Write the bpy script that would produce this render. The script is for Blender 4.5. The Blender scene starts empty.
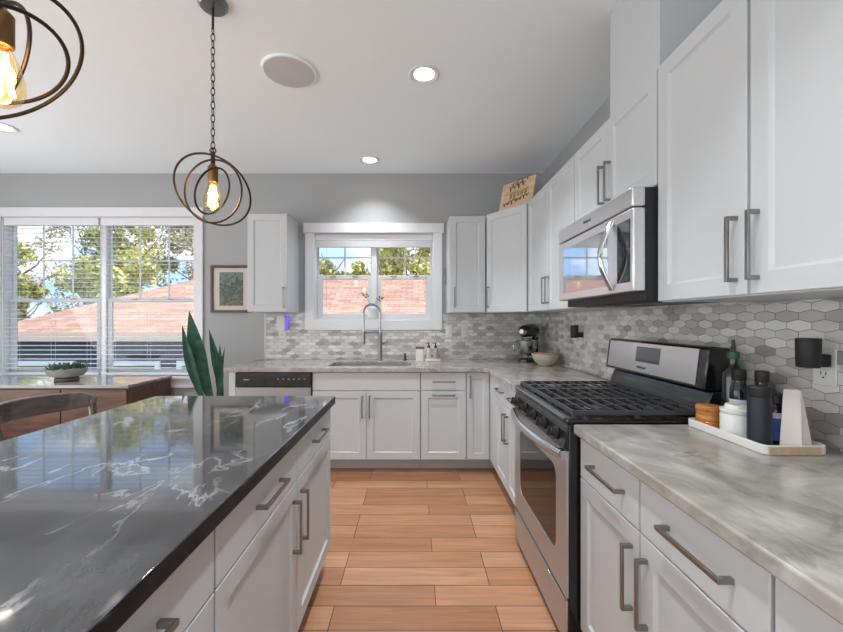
import bpy, bmesh, math, random
from mathutils import Vector, Matrix
R = math.radians
random.seed(7)
SC = bpy.context.scene
COL = SC.collection

# ------------------------------------------------------------------ camera
F_PX = 390.0
cam = bpy.data.cameras.new('camera')
cam.sensor_fit = 'HORIZONTAL'; cam.sensor_width = 36.0
cam.lens = 36.0 * F_PX / 843.0
cam.shift_x = 6.5 / 843.0; cam.shift_y = 4.0 / 843.0
cam.clip_start = 0.02
camo = bpy.data.objects.new('camera', cam); COL.objects.link(camo)
camo.location = (0, 0, 1.315); camo.rotation_euler = (R(90), 0, 0)
SC.camera = camo

# ------------------------------------------------------------------ exposure, world, sun, area lights
SC.view_settings.view_transform = 'Standard'
SC.view_settings.look = 'None'
SC.view_settings.exposure = 0.13
SC.view_settings.gamma = 1.0
SC.view_settings.use_curve_mapping = False

w = bpy.data.worlds.new('sky'); SC.world = w; w.use_nodes = True
nt = w.node_tree; nt.nodes.clear()
tc = nt.nodes.new('ShaderNodeTexCoord')
mp = nt.nodes.new('ShaderNodeMapping'); mp.inputs['Scale'].default_value = (3.0, 3.0, 8.0); mp.inputs['Location'].default_value = (0.35, 0.0, 0.2)
nz = nt.nodes.new('ShaderNodeTexNoise'); nz.inputs['Scale'].default_value = 1.6; nz.inputs['Detail'].default_value = 6
rp = nt.nodes.new('ShaderNodeValToRGB')
rp.color_ramp.elements[0].position = 0.46; rp.color_ramp.elements[0].color = (0.36, 0.55, 0.86, 1)
rp.color_ramp.elements[1].position = 0.62; rp.color_ramp.elements[1].color = (1.0, 1.0, 1.0, 1)
bg = nt.nodes.new('ShaderNodeBackground'); bg.inputs['Strength'].default_value = 1.9
wo = nt.nodes.new('ShaderNodeOutputWorld')
nt.links.new(tc.outputs['Generated'], mp.inputs['Vector']); nt.links.new(mp.outputs['Vector'], nz.inputs['Vector'])
nt.links.new(nz.outputs['Fac'], rp.inputs['Fac']); nt.links.new(rp.outputs['Color'], bg.inputs['Color'])
nt.links.new(bg.outputs['Background'], wo.inputs['Surface'])

def lamp(name, kind, loc, energy, color=(1, 1, 1), direction=None, **kw):
    l = bpy.data.lights.new(name, kind); l.energy = energy; l.color = color
    for k, v in kw.items(): setattr(l, k, v)
    o = bpy.data.objects.new(name, l); COL.objects.link(o); o.location = loc
    if direction is not None:
        o.rotation_euler = Vector(direction).to_track_quat('-Z', 'Y').to_euler()
    return o
lamp('sun', 'SUN', (5, -2, 9), 4.2, (1.0, 0.95, 0.86), (-0.62, 0.22, -0.75), angle=R(1.0))
# added fill lamps, out of view, floating before the solid rear and left walls
lamp('unseen_fill_rear', 'AREA', (-1.9, -2.95, 1.20), 76, (0.88, 0.965, 1.0), (0, 1, 0.8), shape='RECTANGLE', size=4.6, size_y=2.2)
lamp('unseen_fill_left', 'AREA', (-4.62, 0.2, 1.25), 104, (0.925, 0.975, 1.0), (1, 0, 0.6), shape='RECTANGLE', size=5.4, size_y=2.0)

# ------------------------------------------------------------------ materials
def new_mat(name):
    m = bpy.data.materials.new(name); m.use_nodes = True
    return m, m.node_tree, m.node_tree.nodes['Principled BSDF']
def srgb(r, g, b):
    f = lambda c: (c / 255 / 12.92) if c / 255 <= 0.04045 else ((c / 255 + 0.055) / 1.055) ** 2.4
    return (f(r), f(g), f(b), 1)
def plain(name, rgb, rough=0.5, metal=0.0, noise=0.03, nscale=40.0, bump=0.0, coat=0.0, spec=0.5, emit=None, estr=0.0):
    """base colour lightly varied by noise, optional bump"""
    m, t, b = new_mat(name)
    N = t.nodes; L = t.links
    c = srgb(*rgb)
    tcn = N.new('ShaderNodeTexCoord'); n = N.new('ShaderNodeTexNoise')
    n.inputs['Scale'].default_value = nscale; n.inputs['Detail'].default_value = 4
    L.new(tcn.outputs['Object'], n.inputs['Vector'])
    r = N.new('ShaderNodeValToRGB')
    r.color_ramp.elements[0].color = tuple(max(0, v * (1 - noise)) for v in c[:3]) + (1,)
    r.color_ramp.elements[1].color = tuple(min(1, v * (1 + noise)) for v in c[:3]) + (1,)
    L.new(n.outputs['Fac'], r.inputs['Fac']); L.new(r.outputs['Color'], b.inputs['Base Color'])
    b.inputs['Roughness'].default_value = rough; b.inputs['Metallic'].default_value = metal
    b.inputs['Specular IOR Level'].default_value = spec
    b.inputs['Coat Weight'].default_value = coat
    if bump:
        bp = N.new('ShaderNodeBump'); bp.inputs['Strength'].default_value = bump; bp.inputs['Distance'].default_value = 0.002
        L.new(n.outputs['Fac'], bp.inputs['Height']); L.new(bp.outputs['Normal'], b.inputs['Normal'])
    if emit:
        b.inputs['Emission Color'].default_value = srgb(*emit); b.inputs['Emission Strength'].default_value = estr
    return m
def brushed(name, rgb, rough, axis_scale):
    m, t, b = new_mat(name); N = t.nodes; L = t.links
    tcn = N.new('ShaderNodeTexCoord'); mpn = N.new('ShaderNodeMapping'); mpn.inputs['Scale'].default_value = axis_scale
    n = N.new('ShaderNodeTexNoise'); n.inputs['Scale'].default_value = 6; n.inputs['Detail'].default_value = 3
    L.new(tcn.outputs['Object'], mpn.inputs['Vector']); L.new(mpn.outputs['Vector'], n.inputs['Vector'])
    r = N.new('ShaderNodeValToRGB'); c = srgb(*rgb)
    r.color_ramp.elements[0].color = tuple(v * 0.92 for v in c[:3]) + (1,); r.color_ramp.elements[1].color = tuple(min(1, v * 1.06) for v in c[:3]) + (1,)
    L.new(n.outputs['Fac'], r.inputs['Fac']); L.new(r.outputs['Color'], b.inputs['Base Color'])
    mr = N.new('ShaderNodeMapRange'); mr.inputs['To Min'].default_value = rough * 0.85; mr.inputs['To Max'].default_value = rough * 1.2
    L.new(n.outputs['Fac'], mr.inputs['Value']); L.new(mr.outputs['Result'], b.inputs['Roughness'])
    b.inputs['Metallic'].default_value = 1.0
    return m
def clear(name, tint=(1, 1, 1), gloss=0.07, rough=0.0):
    m, t, b = new_mat(name); N = t.nodes; L = t.links
    N.remove(b)
    tr = N.new('ShaderNodeBsdfTransparent'); tr.inputs['Color'].default_value = (*tint, 1)
    gl = N.new('ShaderNodeBsdfGlossy'); gl.inputs['Roughness'].default_value = rough
    fr = N.new('ShaderNodeLayerWeight'); fr.inputs['Blend'].default_value = 0.25
    mul = N.new('ShaderNodeMath'); mul.operation = 'MULTIPLY_ADD'; mul.inputs[1].default_value = 0.3; mul.inputs[2].default_value = gloss * 0.4
    mx = N.new('ShaderNodeMixShader')
    L.new(fr.outputs['Fresnel'], mul.inputs[0]); L.new(mul.outputs[0], mx.inputs['Fac'])
    L.new(tr.outputs[0], mx.inputs[1]); L.new(gl.outputs[0], mx.inputs[2])
    L.new(mx.outputs[0], N['Material Output'].inputs['Surface'])
    return m
def stone(name, ramp, vein, vein_amt, scale, rough, stretch=(1, 1, 1), rot=0.0, vscale=1.5, vwidth=0.03, vein_spread=(0.45, 0.65)):
    """cloudy stone with thin irregular veins"""
    m, t, b = new_mat(name); N = t.nodes; L = t.links
    tcn = N.new('ShaderNodeTexCoord'); mpn = N.new('ShaderNodeMapping'); mpn.inputs['Scale'].default_value = stretch; mpn.inputs['Rotation'].default_value = (0, 0, rot)
    L.new(tcn.outputs['Object'], mpn.inputs['Vector'])
    n = N.new('ShaderNodeTexNoise'); n.inputs['Scale'].default_value = scale; n.inputs['Detail'].default_value = 9; n.inputs['Roughness'].default_value = 0.62; n.inputs['Distortion'].default_value = 0.8
    L.new(mpn.outputs['Vector'], n.inputs['Vector'])
    r = N.new('ShaderNodeValToRGB'); els = r.color_ramp.elements
    els[0].position, els[0].color = ramp[0][0], srgb(*ramp[0][1]); els[1].position, els[1].color = ramp[-1][0], srgb(*ramp[-1][1])
    for p, c in ramp[1:-1]:
        e = els.new(p); e.color = srgb(*c)
    L.new(n.outputs['Fac'], r.inputs['Fac'])
    v = N.new('ShaderNodeTexNoise'); v.inputs['Scale'].default_value = vscale; v.inputs['Detail'].default_value = 6; v.inputs['Distortion'].default_value = 1.6; v.inputs['Roughness'].default_value = 0.55
    L.new(mpn.outputs['Vector'], v.inputs['Vector'])
    a = N.new('ShaderNodeMath'); a.operation = 'SUBTRACT'; a.inputs[1].default_value = 0.5; L.new(v.outputs['Fac'], a.inputs[0])
    ab = N.new('ShaderNodeMath'); ab.operation = 'ABSOLUTE'; L.new(a.outputs[0], ab.inputs[0])
    mr = N.new('ShaderNodeMapRange'); mr.inputs['From Min'].default_value = 0.0; mr.inputs['From Max'].default_value = vwidth; mr.inputs['To Min'].default_value = 1; mr.inputs['To Max'].default_value = 0
    L.new(ab.outputs[0], mr.inputs['Value'])
    msk = N.new('ShaderNodeTexNoise'); msk.inputs['Scale'].default_value = vscale * 1.3; msk.inputs['Detail'].default_value = 4; L.new(tcn.outputs['Object'], msk.inputs['Vector'])
    mk = N.new('ShaderNodeMapRange'); mk.inputs['From Min'].default_value = vein_spread[0]; mk.inputs['From Max'].default_value = vein_spread[1]; L.new(msk.outputs['Fac'], mk.inputs['Value'])
    mm = N.new('ShaderNodeMath'); mm.operation = 'MULTIPLY'; L.new(mr.outputs['Result'], mm.inputs[0]); L.new(mk.outputs['Result'], mm.inputs[1])
    m2 = N.new('ShaderNodeMath'); m2.operation = 'MULTIPLY'; m2.inputs[1].default_value = vein_amt; L.new(mm.outputs[0], m2.inputs[0])
    mx = N.new('ShaderNodeMix'); mx.data_type = 'RGBA'; mx.inputs['B'].default_value = srgb(*vein)
    L.new(m2.outputs[0], mx.inputs['Factor']); L.new(r.outputs['Color'], mx.inputs['A'])
    L.new(mx.outputs['Result'], b.inputs['Base Color'])
    b.inputs['Roughness'].default_value = rough
    return m
def wood(name, dark, light, rough=0.4, stretch=(2, 30, 30), coat=0.0):
    m, t, b = new_mat(name); N = t.nodes; L = t.links
    tcn = N.new('ShaderNodeTexCoord'); mpn = N.new('ShaderNodeMapping'); mpn.inputs['Scale'].default_value = stretch
    n = N.new('ShaderNodeTexNoise'); n.inputs['Scale'].default_value = 1.2; n.inputs['Detail'].default_value = 6; n.inputs['Distortion'].default_value = 0.6
    L.new(tcn.outputs['Object'], mpn.inputs['Vector']); L.new(mpn.outputs['Vector'], n.inputs['Vector'])
    r = N.new('ShaderNodeValToRGB'); r.color_ramp.elements[0].position = 0.3; r.color_ramp.elements[1].position = 0.7
    r.color_ramp.elements[0].color = srgb(*dark); r.color_ramp.elements[1].color = srgb(*light)
    L.new(n.outputs['Fac'], r.inputs['Fac']); L.new(r.outputs['Color'], b.inputs['Base Color'])
    b.inputs['Roughness'].default_value = rough; b.inputs['Coat Weight'].default_value = coat
    return m
def plank_floor():
    m, t, b = new_mat('hardwood_planks'); N = t.nodes; L = t.links
    tcn = N.new('ShaderNodeTexCoord'); mpn = N.new('ShaderNodeMapping'); mpn.inputs['Location'].default_value = (0.37, -0.113, 0)
    L.new(tcn.outputs['Object'], mpn.inputs['Vector'])
    br = N.new('ShaderNodeTexBrick'); br.offset = 0.37; br.offset_frequency = 3; br.squash = 1.0
    br.inputs['Scale'].default_value = 1.0; br.inputs['Brick Width'].default_value = 0.74; br.inputs['Row Height'].default_value = 0.14
    br.inputs['Mortar Size'].default_value = 0.0022; br.inputs['Mortar Smooth'].default_value = 0.3; br.inputs['Bias'].default_value = 0.0
    br.inputs['Color1'].default_value = (0, 0, 0, 1); br.inputs['Color2'].default_value = (1, 1, 1, 1); br.inputs['Mortar'].default_value = (0.5, 0.5, 0.5, 1)
    L.new(mpn.outputs['Vector'], br.inputs['Vector'])
    r = N.new('ShaderNodeValToRGB'); e = r.color_ramp.elements
    e[0].color = srgb(166, 116, 82); e[1].color = srgb(196, 148, 116); k = e.new(0.5); k.color = srgb(182, 132, 98)
    L.new(br.outputs['Color'], r.inputs['Fac'])
    mg = N.new('ShaderNodeMapping'); mg.inputs['Scale'].default_value = (2.2, 34, 1); L.new(tcn.outputs['Object'], mg.inputs['Vector'])
    g = N.new('ShaderNodeTexNoise'); g.inputs['Scale'].default_value = 1.0; g.inputs['Detail'].default_value = 7; g.inputs['Distortion'].default_value = 1.2
    L.new(mg.outputs['Vector'], g.inputs['Vector'])
    gr = N.new('ShaderNodeValToRGB'); gr.color_ramp.elements[0].position = 0.28; gr.color_ramp.elements[0].color = (0.76, 0.75, 0.74, 1); gr.color_ramp.elements[1].position = 0.68; gr.color_ramp.elements[1].color = (1.12, 1.1, 1.08, 1)
    L.new(g.outputs['Fac'], gr.inputs['Fac'])
    mx = N.new('ShaderNodeMix'); mx.data_type = 'RGBA'; mx.blend_type = 'MULTIPLY'; mx.inputs['Factor'].default_value = 1
    L.new(r.outputs['Color'], mx.inputs['A']); L.new(gr.outputs['Color'], mx.inputs['B'])
    m2 = N.new('ShaderNodeMix'); m2.data_type = 'RGBA'; m2.inputs['B'].default_value = srgb(58, 34, 22)
    L.new(br.outputs['Fac'], m2.inputs['Factor']); L.new(mx.outputs['Result'], m2.inputs['A'])
    L.new(m2.outputs['Result'], b.inputs['Base Color'])
    ms = N.new('ShaderNodeMapping'); ms.inputs['Scale'].default_value = (60, 7, 1); L.new(tcn.outputs['Object'], ms.inputs['Vector'])
    s = N.new('ShaderNodeTexNoise'); s.inputs['Scale'].default_value = 1; s.inputs['Detail'].default_value = 3; s.inputs['Distortion'].default_value = 1.0; L.new(ms.outputs['Vector'], s.inputs['Vector'])
    ad = N.new('ShaderNodeMath'); ad.operation = 'MULTIPLY_ADD'; ad.inputs[1].default_value = -1.6; L.new(br.outputs['Fac'], ad.inputs[0]); L.new(s.outputs['Fac'], ad.inputs[2])
    bp = N.new('ShaderNodeBump'); bp.inputs['Strength'].default_value = 0.35; bp.inputs['Distance'].default_value = 0.003
    L.new(ad.outputs[0], bp.inputs['Height']); L.new(bp.outputs['Normal'], b.inputs['Normal'])
    b.inputs['Roughness'].default_value = 0.33
    return m
def shingles():
    m, t, b = new_mat('roof_shingles'); N = t.nodes; L = t.links
    tcn = N.new('ShaderNodeTexCoord')
    br = N.new('ShaderNodeTexBrick'); br.inputs['Scale'].default_value = 1; br.inputs['Brick Width'].default_value = 0.34; br.inputs['Row Height'].default_value = 0.15; br.inputs['Mortar Size'].default_value = 0.008
    br.inputs['Color1'].default_value = srgb(166, 124, 106); br.inputs['Color2'].default_value = srgb(196, 156, 136); br.inputs['Mortar'].default_value = srgb(138, 102, 88)
    L.new(tcn.outputs['Object'], br.inputs['Vector'])
    n = N.new('ShaderNodeTexNoise'); n.inputs['Scale'].default_value = 9; n.inputs['Detail'].default_value = 4; L.new(tcn.outputs['Object'], n.inputs['Vector'])
    mx = N.new('ShaderNodeMix'); mx.data_type = 'RGBA'; mx.blend_type = 'OVERLAY'; mx.inputs['Factor'].default_value = 0.35
    L.new(br.outputs['Color'], mx.inputs['A']); L.new(n.outputs['Color'], mx.inputs['B']); L.new(mx.outputs['Result'], b.inputs['Base Color'])
    b.inputs['Roughness'].default_value = 0.9
    return m
def siding(name, rgb):
    m, t, b = new_mat(name); N = t.nodes; L = t.links
    tcn = N.new('ShaderNodeTexCoord'); sp = N.new('ShaderNodeSeparateXYZ'); L.new(tcn.outputs['Object'], sp.inputs[0])
    d = N.new('ShaderNodeMath'); d.operation = 'MULTIPLY'; d.inputs[1].default_value = 6.6; L.new(sp.outputs['Z'], d.inputs[0])
    f = N.new('ShaderNodeMath'); f.operation = 'FRACT'; L.new(d.outputs[0], f.inputs[0])
    r = N.new('ShaderNodeValToRGB'); c = srgb(*rgb)
    r.color_ramp.elements[0].color = tuple(v * 0.4 for v in c[:3]) + (1,); r.color_ramp.elements[1].position = 0.14; r.color_ramp.elements[1].color = c
    L.new(f.outputs[0], r.inputs['Fac']); L.new(r.outputs['Color'], b.inputs['Base Color']); b.inputs['Roughness'].default_value = 0.8
    return m
def painting():
    m, t, b = new_mat('landscape_print'); N = t.nodes; L = t.links
    tcn = N.new('ShaderNodeTexCoord'); n = N.new('ShaderNodeTexNoise'); n.inputs['Scale'].default_value = 26; n.inputs['Detail'].default_value = 6; n.inputs['Distortion'].default_value = 0.6
    L.new(tcn.outputs['Object'], n.inputs['Vector'])
    sp = N.new('ShaderNodeSeparateXYZ'); L.new(tcn.outputs['Object'], sp.inputs[0])
    a = N.new('ShaderNodeMath'); a.operation = 'MULTIPLY_ADD'; a.inputs[1].default_value = 1.1; L.new(sp.outputs['Z'], a.inputs[0]); L.new(n.outputs['Fac'], a.inputs[2])
    r = N.new('ShaderNodeValToRGB'); e = r.color_ramp.elements
    e[0].position = 0.38; e[0].color = srgb(58, 52, 48); e[1].position = 1.0; e[1].color = srgb(96, 120, 118)
    for p, c in ((0.5, (98, 84, 68)), (0.6, (126, 114, 90)), (0.68, (80, 88, 78)), (0.8, (58, 72, 68)), (0.9, (112, 124, 118))):
        k = e.new(p); k.color = srgb(*c)
    L.new(a.outputs[0], r.inputs['Fac']); L.new(r.outputs['Color'], b.inputs['Base Color']); b.inputs['Roughness'].default_value = 0.5
    return m
def leafmat(name, c1, c2, scale=1.5):
    m, t, b = new_mat(name); N = t.nodes; L = t.links
    tcn = N.new('ShaderNodeTexCoord'); n = N.new('ShaderNodeTexNoise'); n.inputs['Scale'].default_value = scale; n.inputs['Detail'].default_value = 5
    L.new(tcn.outputs['Object'], n.inputs['Vector'])
    r = N.new('ShaderNodeValToRGB'); r.color_ramp.elements[0].position = 0.35; r.color_ramp.elements[1].position = 0.65
    r.color_ramp.elements[0].color = srgb(*c1); r.color_ramp.elements[1].color = srgb(*c2)
    L.new(n.outputs['Fac'], r.inputs['Fac']); L.new(r.outputs['Color'], b.inputs['Base Color']); b.inputs['Roughness'].default_value = 0.7
    return m
M = {}
M['wall'] = plain('wall_paint', (169, 170, 171), 0.85, noise=0.015, nscale=60)
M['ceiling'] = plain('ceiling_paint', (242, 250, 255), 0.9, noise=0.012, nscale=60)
M['cab'] = plain('cabinet_paint', (199, 202, 205), 0.42, noise=0.012, nscale=20)
M['cabin'] = plain('cabinet_carcass_paint', (190, 192, 194), 0.5, noise=0.012, nscale=20)
M['trim'] = plain('white_trim_paint', (224, 224, 227), 0.45, noise=0.01)
M['vinyl'] = plain('white_window_vinyl', (214, 215, 219), 0.4, noise=0.01)
M['slat'] = plain('white_blind_slat', (228, 228, 230), 0.5, noise=0.01)
M['cord'] = plain('white_cord', (220, 220, 220), 0.7)
M['handle'] = brushed('brushed_nickel', (150, 148, 146), 0.30, (20, 20, 20))
M['steel'] = brushed('brushed_stainless', (208, 208, 210), 0.20, (120, 1.5, 120))
M['steelmicro'] = brushed('brushed_stainless_microwave', (232, 232, 234), 0.30, (120, 1.5, 120))
M['steelrange'] = brushed('brushed_stainless_range', (200, 203, 208), 0.46, (120, 1.5, 120))
M['steeldw'] = brushed('brushed_stainless_dishwasher', (160, 162, 166), 0.30, (1.5, 120, 120))
M['chrome'] = plain('polished_chrome', (190, 192, 194), 0.10, 1.0)
M['sinksteel'] = brushed('sink_stainless', (176, 176, 178), 0.30, (40, 40, 40))
M['black'] = plain('black_enamel', (22, 22, 24), 0.22, coat=0.3)
M['blackmat'] = plain('matte_black_plastic', (30, 29, 29), 0.55)
M['iron'] = plain('cast_iron', (62, 62, 64), 0.36, bump=0.3, nscale=300)
M['rim'] = plain('dark_satin_metal', (120, 120, 122), 0.28, 0.8)
M['blackglass'] = plain('black_glass', (20, 21, 23), 0.05, spec=0.5)
M['mirrorglass'] = plain('mirrored_oven_glass', (186, 188, 190), 0.04, 0.9)
M['display'] = plain('dark_display_glass', (34, 36, 40), 0.05, coat=1.0)
M['granite'] = stone('taupe_marble_countertop', [(0.28, (122, 116, 110)), (0.44, (156, 150, 144)), (0.56, (172, 167, 161)), (0.74, (198, 194, 189))], (106, 98, 92), 0.55, 6.0, 0.16, rot=0.5, stretch=(1, 0.8, 1), vscale=4.5, vwidth=0.05, vein_spread=(0.48, 0.66))
M['blackgranite'] = stone('black_granite_with_white_veins', [(0.25, (34, 35, 36)), (0.5, (58, 58, 60)), (0.72, (82, 82, 85)), (0.95, (116, 116, 119))], (196, 196, 200), 0.55, 4.5, 0.075, rot=0.7, stretch=(1.7, 0.6, 1), vscale=2.6, vwidth=0.020, vein_spread=(0.40, 0.60))
_b = M['blackgranite'].node_tree.nodes['Principled BSDF']; _b.inputs['Coat Weight'].default_value = 0.35; _b.inputs['Coat Roughness'].default_value = 0.03
M['blackedge'] = stone('black_granite_shaded_edge', [(0.25, (18, 18, 19)), (0.5, (30, 30, 32)), (0.72, (46, 46, 48)), (0.95, (70, 70, 72))], (150, 150, 154), 0.4, 9.0, 0.4, vscale=5, vwidth=0.02)  # copy of the top stone with the shade on its sides put into colour
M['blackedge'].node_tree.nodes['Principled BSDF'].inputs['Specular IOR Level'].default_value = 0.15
M['floor'] = plank_floor()
M['grout'] = plain('tile_grout', (140, 135, 130), 0.9)
M['tile'] = [plain('hex_tile_%s' % n, c, 0.35, noise=0.06, nscale=18) for n, c in
             (('pale', (224, 222, 219)), ('light', (213, 210, 206)), ('mid', (203, 199, 195)), ('grey', (188, 185, 182)), ('taupe', (178, 171, 166)), ('dusk', (162, 156, 152)))]
M['glass'] = clear('window_glass', (0.97, 0.98, 0.98), 0.03)
M['bronze'] = plain('dark_bronze', (58, 50, 45), 0.38, 0.8)
M['brass'] = plain('aged_brass_socket', (132, 100, 66), 0.35, 0.9)
M['bulb'] = clear('amber_bulb_glass', (1.0, 0.86, 0.62), 0.1)
M['filament'] = plain('glowing_filament', (255, 190, 110), 0.5, emit=(255, 196, 116), estr=40)
M['led'] = plain('lit_lens', (255, 250, 240), 0.5, emit=(255, 248, 236), estr=9)
M['grille'] = plain('grey_speaker_grille', (196, 198, 202), 0.8, bump=0.5, nscale=500)
M['walnut'] = wood('walnut_veneer', (66, 44, 35), (112, 78, 62), 0.4, (3, 30, 22))
M['walnuttop'] = wood('top_window_sheen', (120, 120, 122), (150, 150, 152), 0.12, (2, 14, 14), coat=0.5)  # pale grey stands in for the window reflected in the glossy top
M['stoolwood'] = wood('dark_stained_wood', (62, 54, 52), (98, 86, 82), 0.22, (20, 4, 20), coat=0.6)
M['framewood'] = wood('dark_red_brown_frame', (70, 44, 40), (98, 64, 56), 0.4, (20, 20, 20))
M['mat'] = plain('cream_mat_board', (206, 198, 188), 0.9)
M['print'] = painting()
M['snake'] = leafmat('snake_plant_leaf', (14, 52, 44), (44, 92, 76), 12)
M['succulent'] = leafmat('succulent_leaf', (34, 60, 48), (92, 116, 96), 30)
M['pot'] = plain('grey_stoneware', (150, 146, 142), 0.7, bump=0.3)
M['potdark'] = plain('brown_pot_foot', (96, 82, 76), 0.6)
M['white'] = plain('white_ceramic', (222, 220, 217), 0.25)
M['plastic'] = plain('white_plastic', (218, 217, 214), 0.4)
M['slot'] = plain('dark_slot', (40, 40, 40), 0.6)
M['violet'] = plain('violet_light_panel', (110, 90, 220), 0.5, emit=(96, 70, 235), estr=1.6)
M['mixer'] = plain('black_mixer_paint', (26, 24, 25), 0.18, coat=0.6)
M['cream'] = plain('cream_stoneware', (190, 182, 166), 0.45)
M['orangewood'] = wood('orange_wood_inside', (150, 92, 54), (188, 128, 80), 0.5, (14, 14, 14))
M['board'] = wood('pale_sign_board', (196, 164, 132), (222, 196, 166), 0.6, (6, 6, 24))
M['boardedge'] = plain('sign_dark_edge', (128, 98, 66), 0.7)
M['inkbrown'] = plain('brown_lettering', (116, 82, 60), 0.6)
M['inkgold'] = plain('gold_lettering', (176, 136, 62), 0.4)
M['inkgrey'] = plain('grey_lettering', (112, 108, 104), 0.5)
M['amber'] = plain('amber_glazed_jar', (190, 118, 52), 0.25, coat=0.4, noise=0.15, nscale=14)
M['amberlid'] = wood('amber_wood_lid', (164, 98, 44), (200, 136, 74), 0.4, (20, 20, 20))
M['oilglass'] = plain('dark_green_bottle_glass', (20, 26, 18), 0.12, coat=0.2)
M['greencap'] = plain('green_plastic_collar', (36, 92, 60), 0.4)
M['darkbottle'] = plain('near_black_bottle_glass', (18, 20, 26), 0.14, coat=0.2)
M['navymat'] = plain('matte_navy_black', (26, 30, 40), 0.5)
M['browncap'] = plain('dark_brown_cap', (46, 38, 34), 0.45)
M['label'] = plain('white_paper_label', (200, 204, 212), 0.8)
M['bluelabel'] = plain('blue_paper_label', (58, 84, 158), 0.7)
M['tan'] = wood('tan_light_tint', (186, 160, 130), (208, 184, 154), 0.5, (30, 8, 8))  # warm bounce light on the tray end, put into colour
M['paper'] = plain('white_napkin_paper', (222, 214, 206), 0.9)
M['pink'] = plain('pink_cream_bottle', (206, 188, 182), 0.4)
M['tanbottle'] = plain('tan_bottle', (168, 154, 138), 0.3)
M['roof'] = shingles()
M['siding'] = siding('navy_grey_siding', (66, 66, 82))
M['fascia'] = plain('tan_fascia', (196, 168, 146), 0.7)
M['extwin'] = plain('dark_house_window_glass', (112, 104, 70), 0.1)
M['lawn'] = plain('lawn_green', (96, 118, 58), 0.95, noise=0.3, nscale=3)
M['bark'] = plain('tree_bark', (112, 96, 88), 0.9, noise=0.3, nscale=8)
M['leafY'] = leafmat('yellow_green_leaves', (134, 136, 62), (234, 226, 146), 0.9)
M['leafG'] = leafmat('mid_green_leaves', (96, 104, 64), (196, 194, 132), 0.9)
M['leafD'] = leafmat('dull_green_leaves', (108, 104, 78), (212, 200, 160), 0.9)

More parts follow.
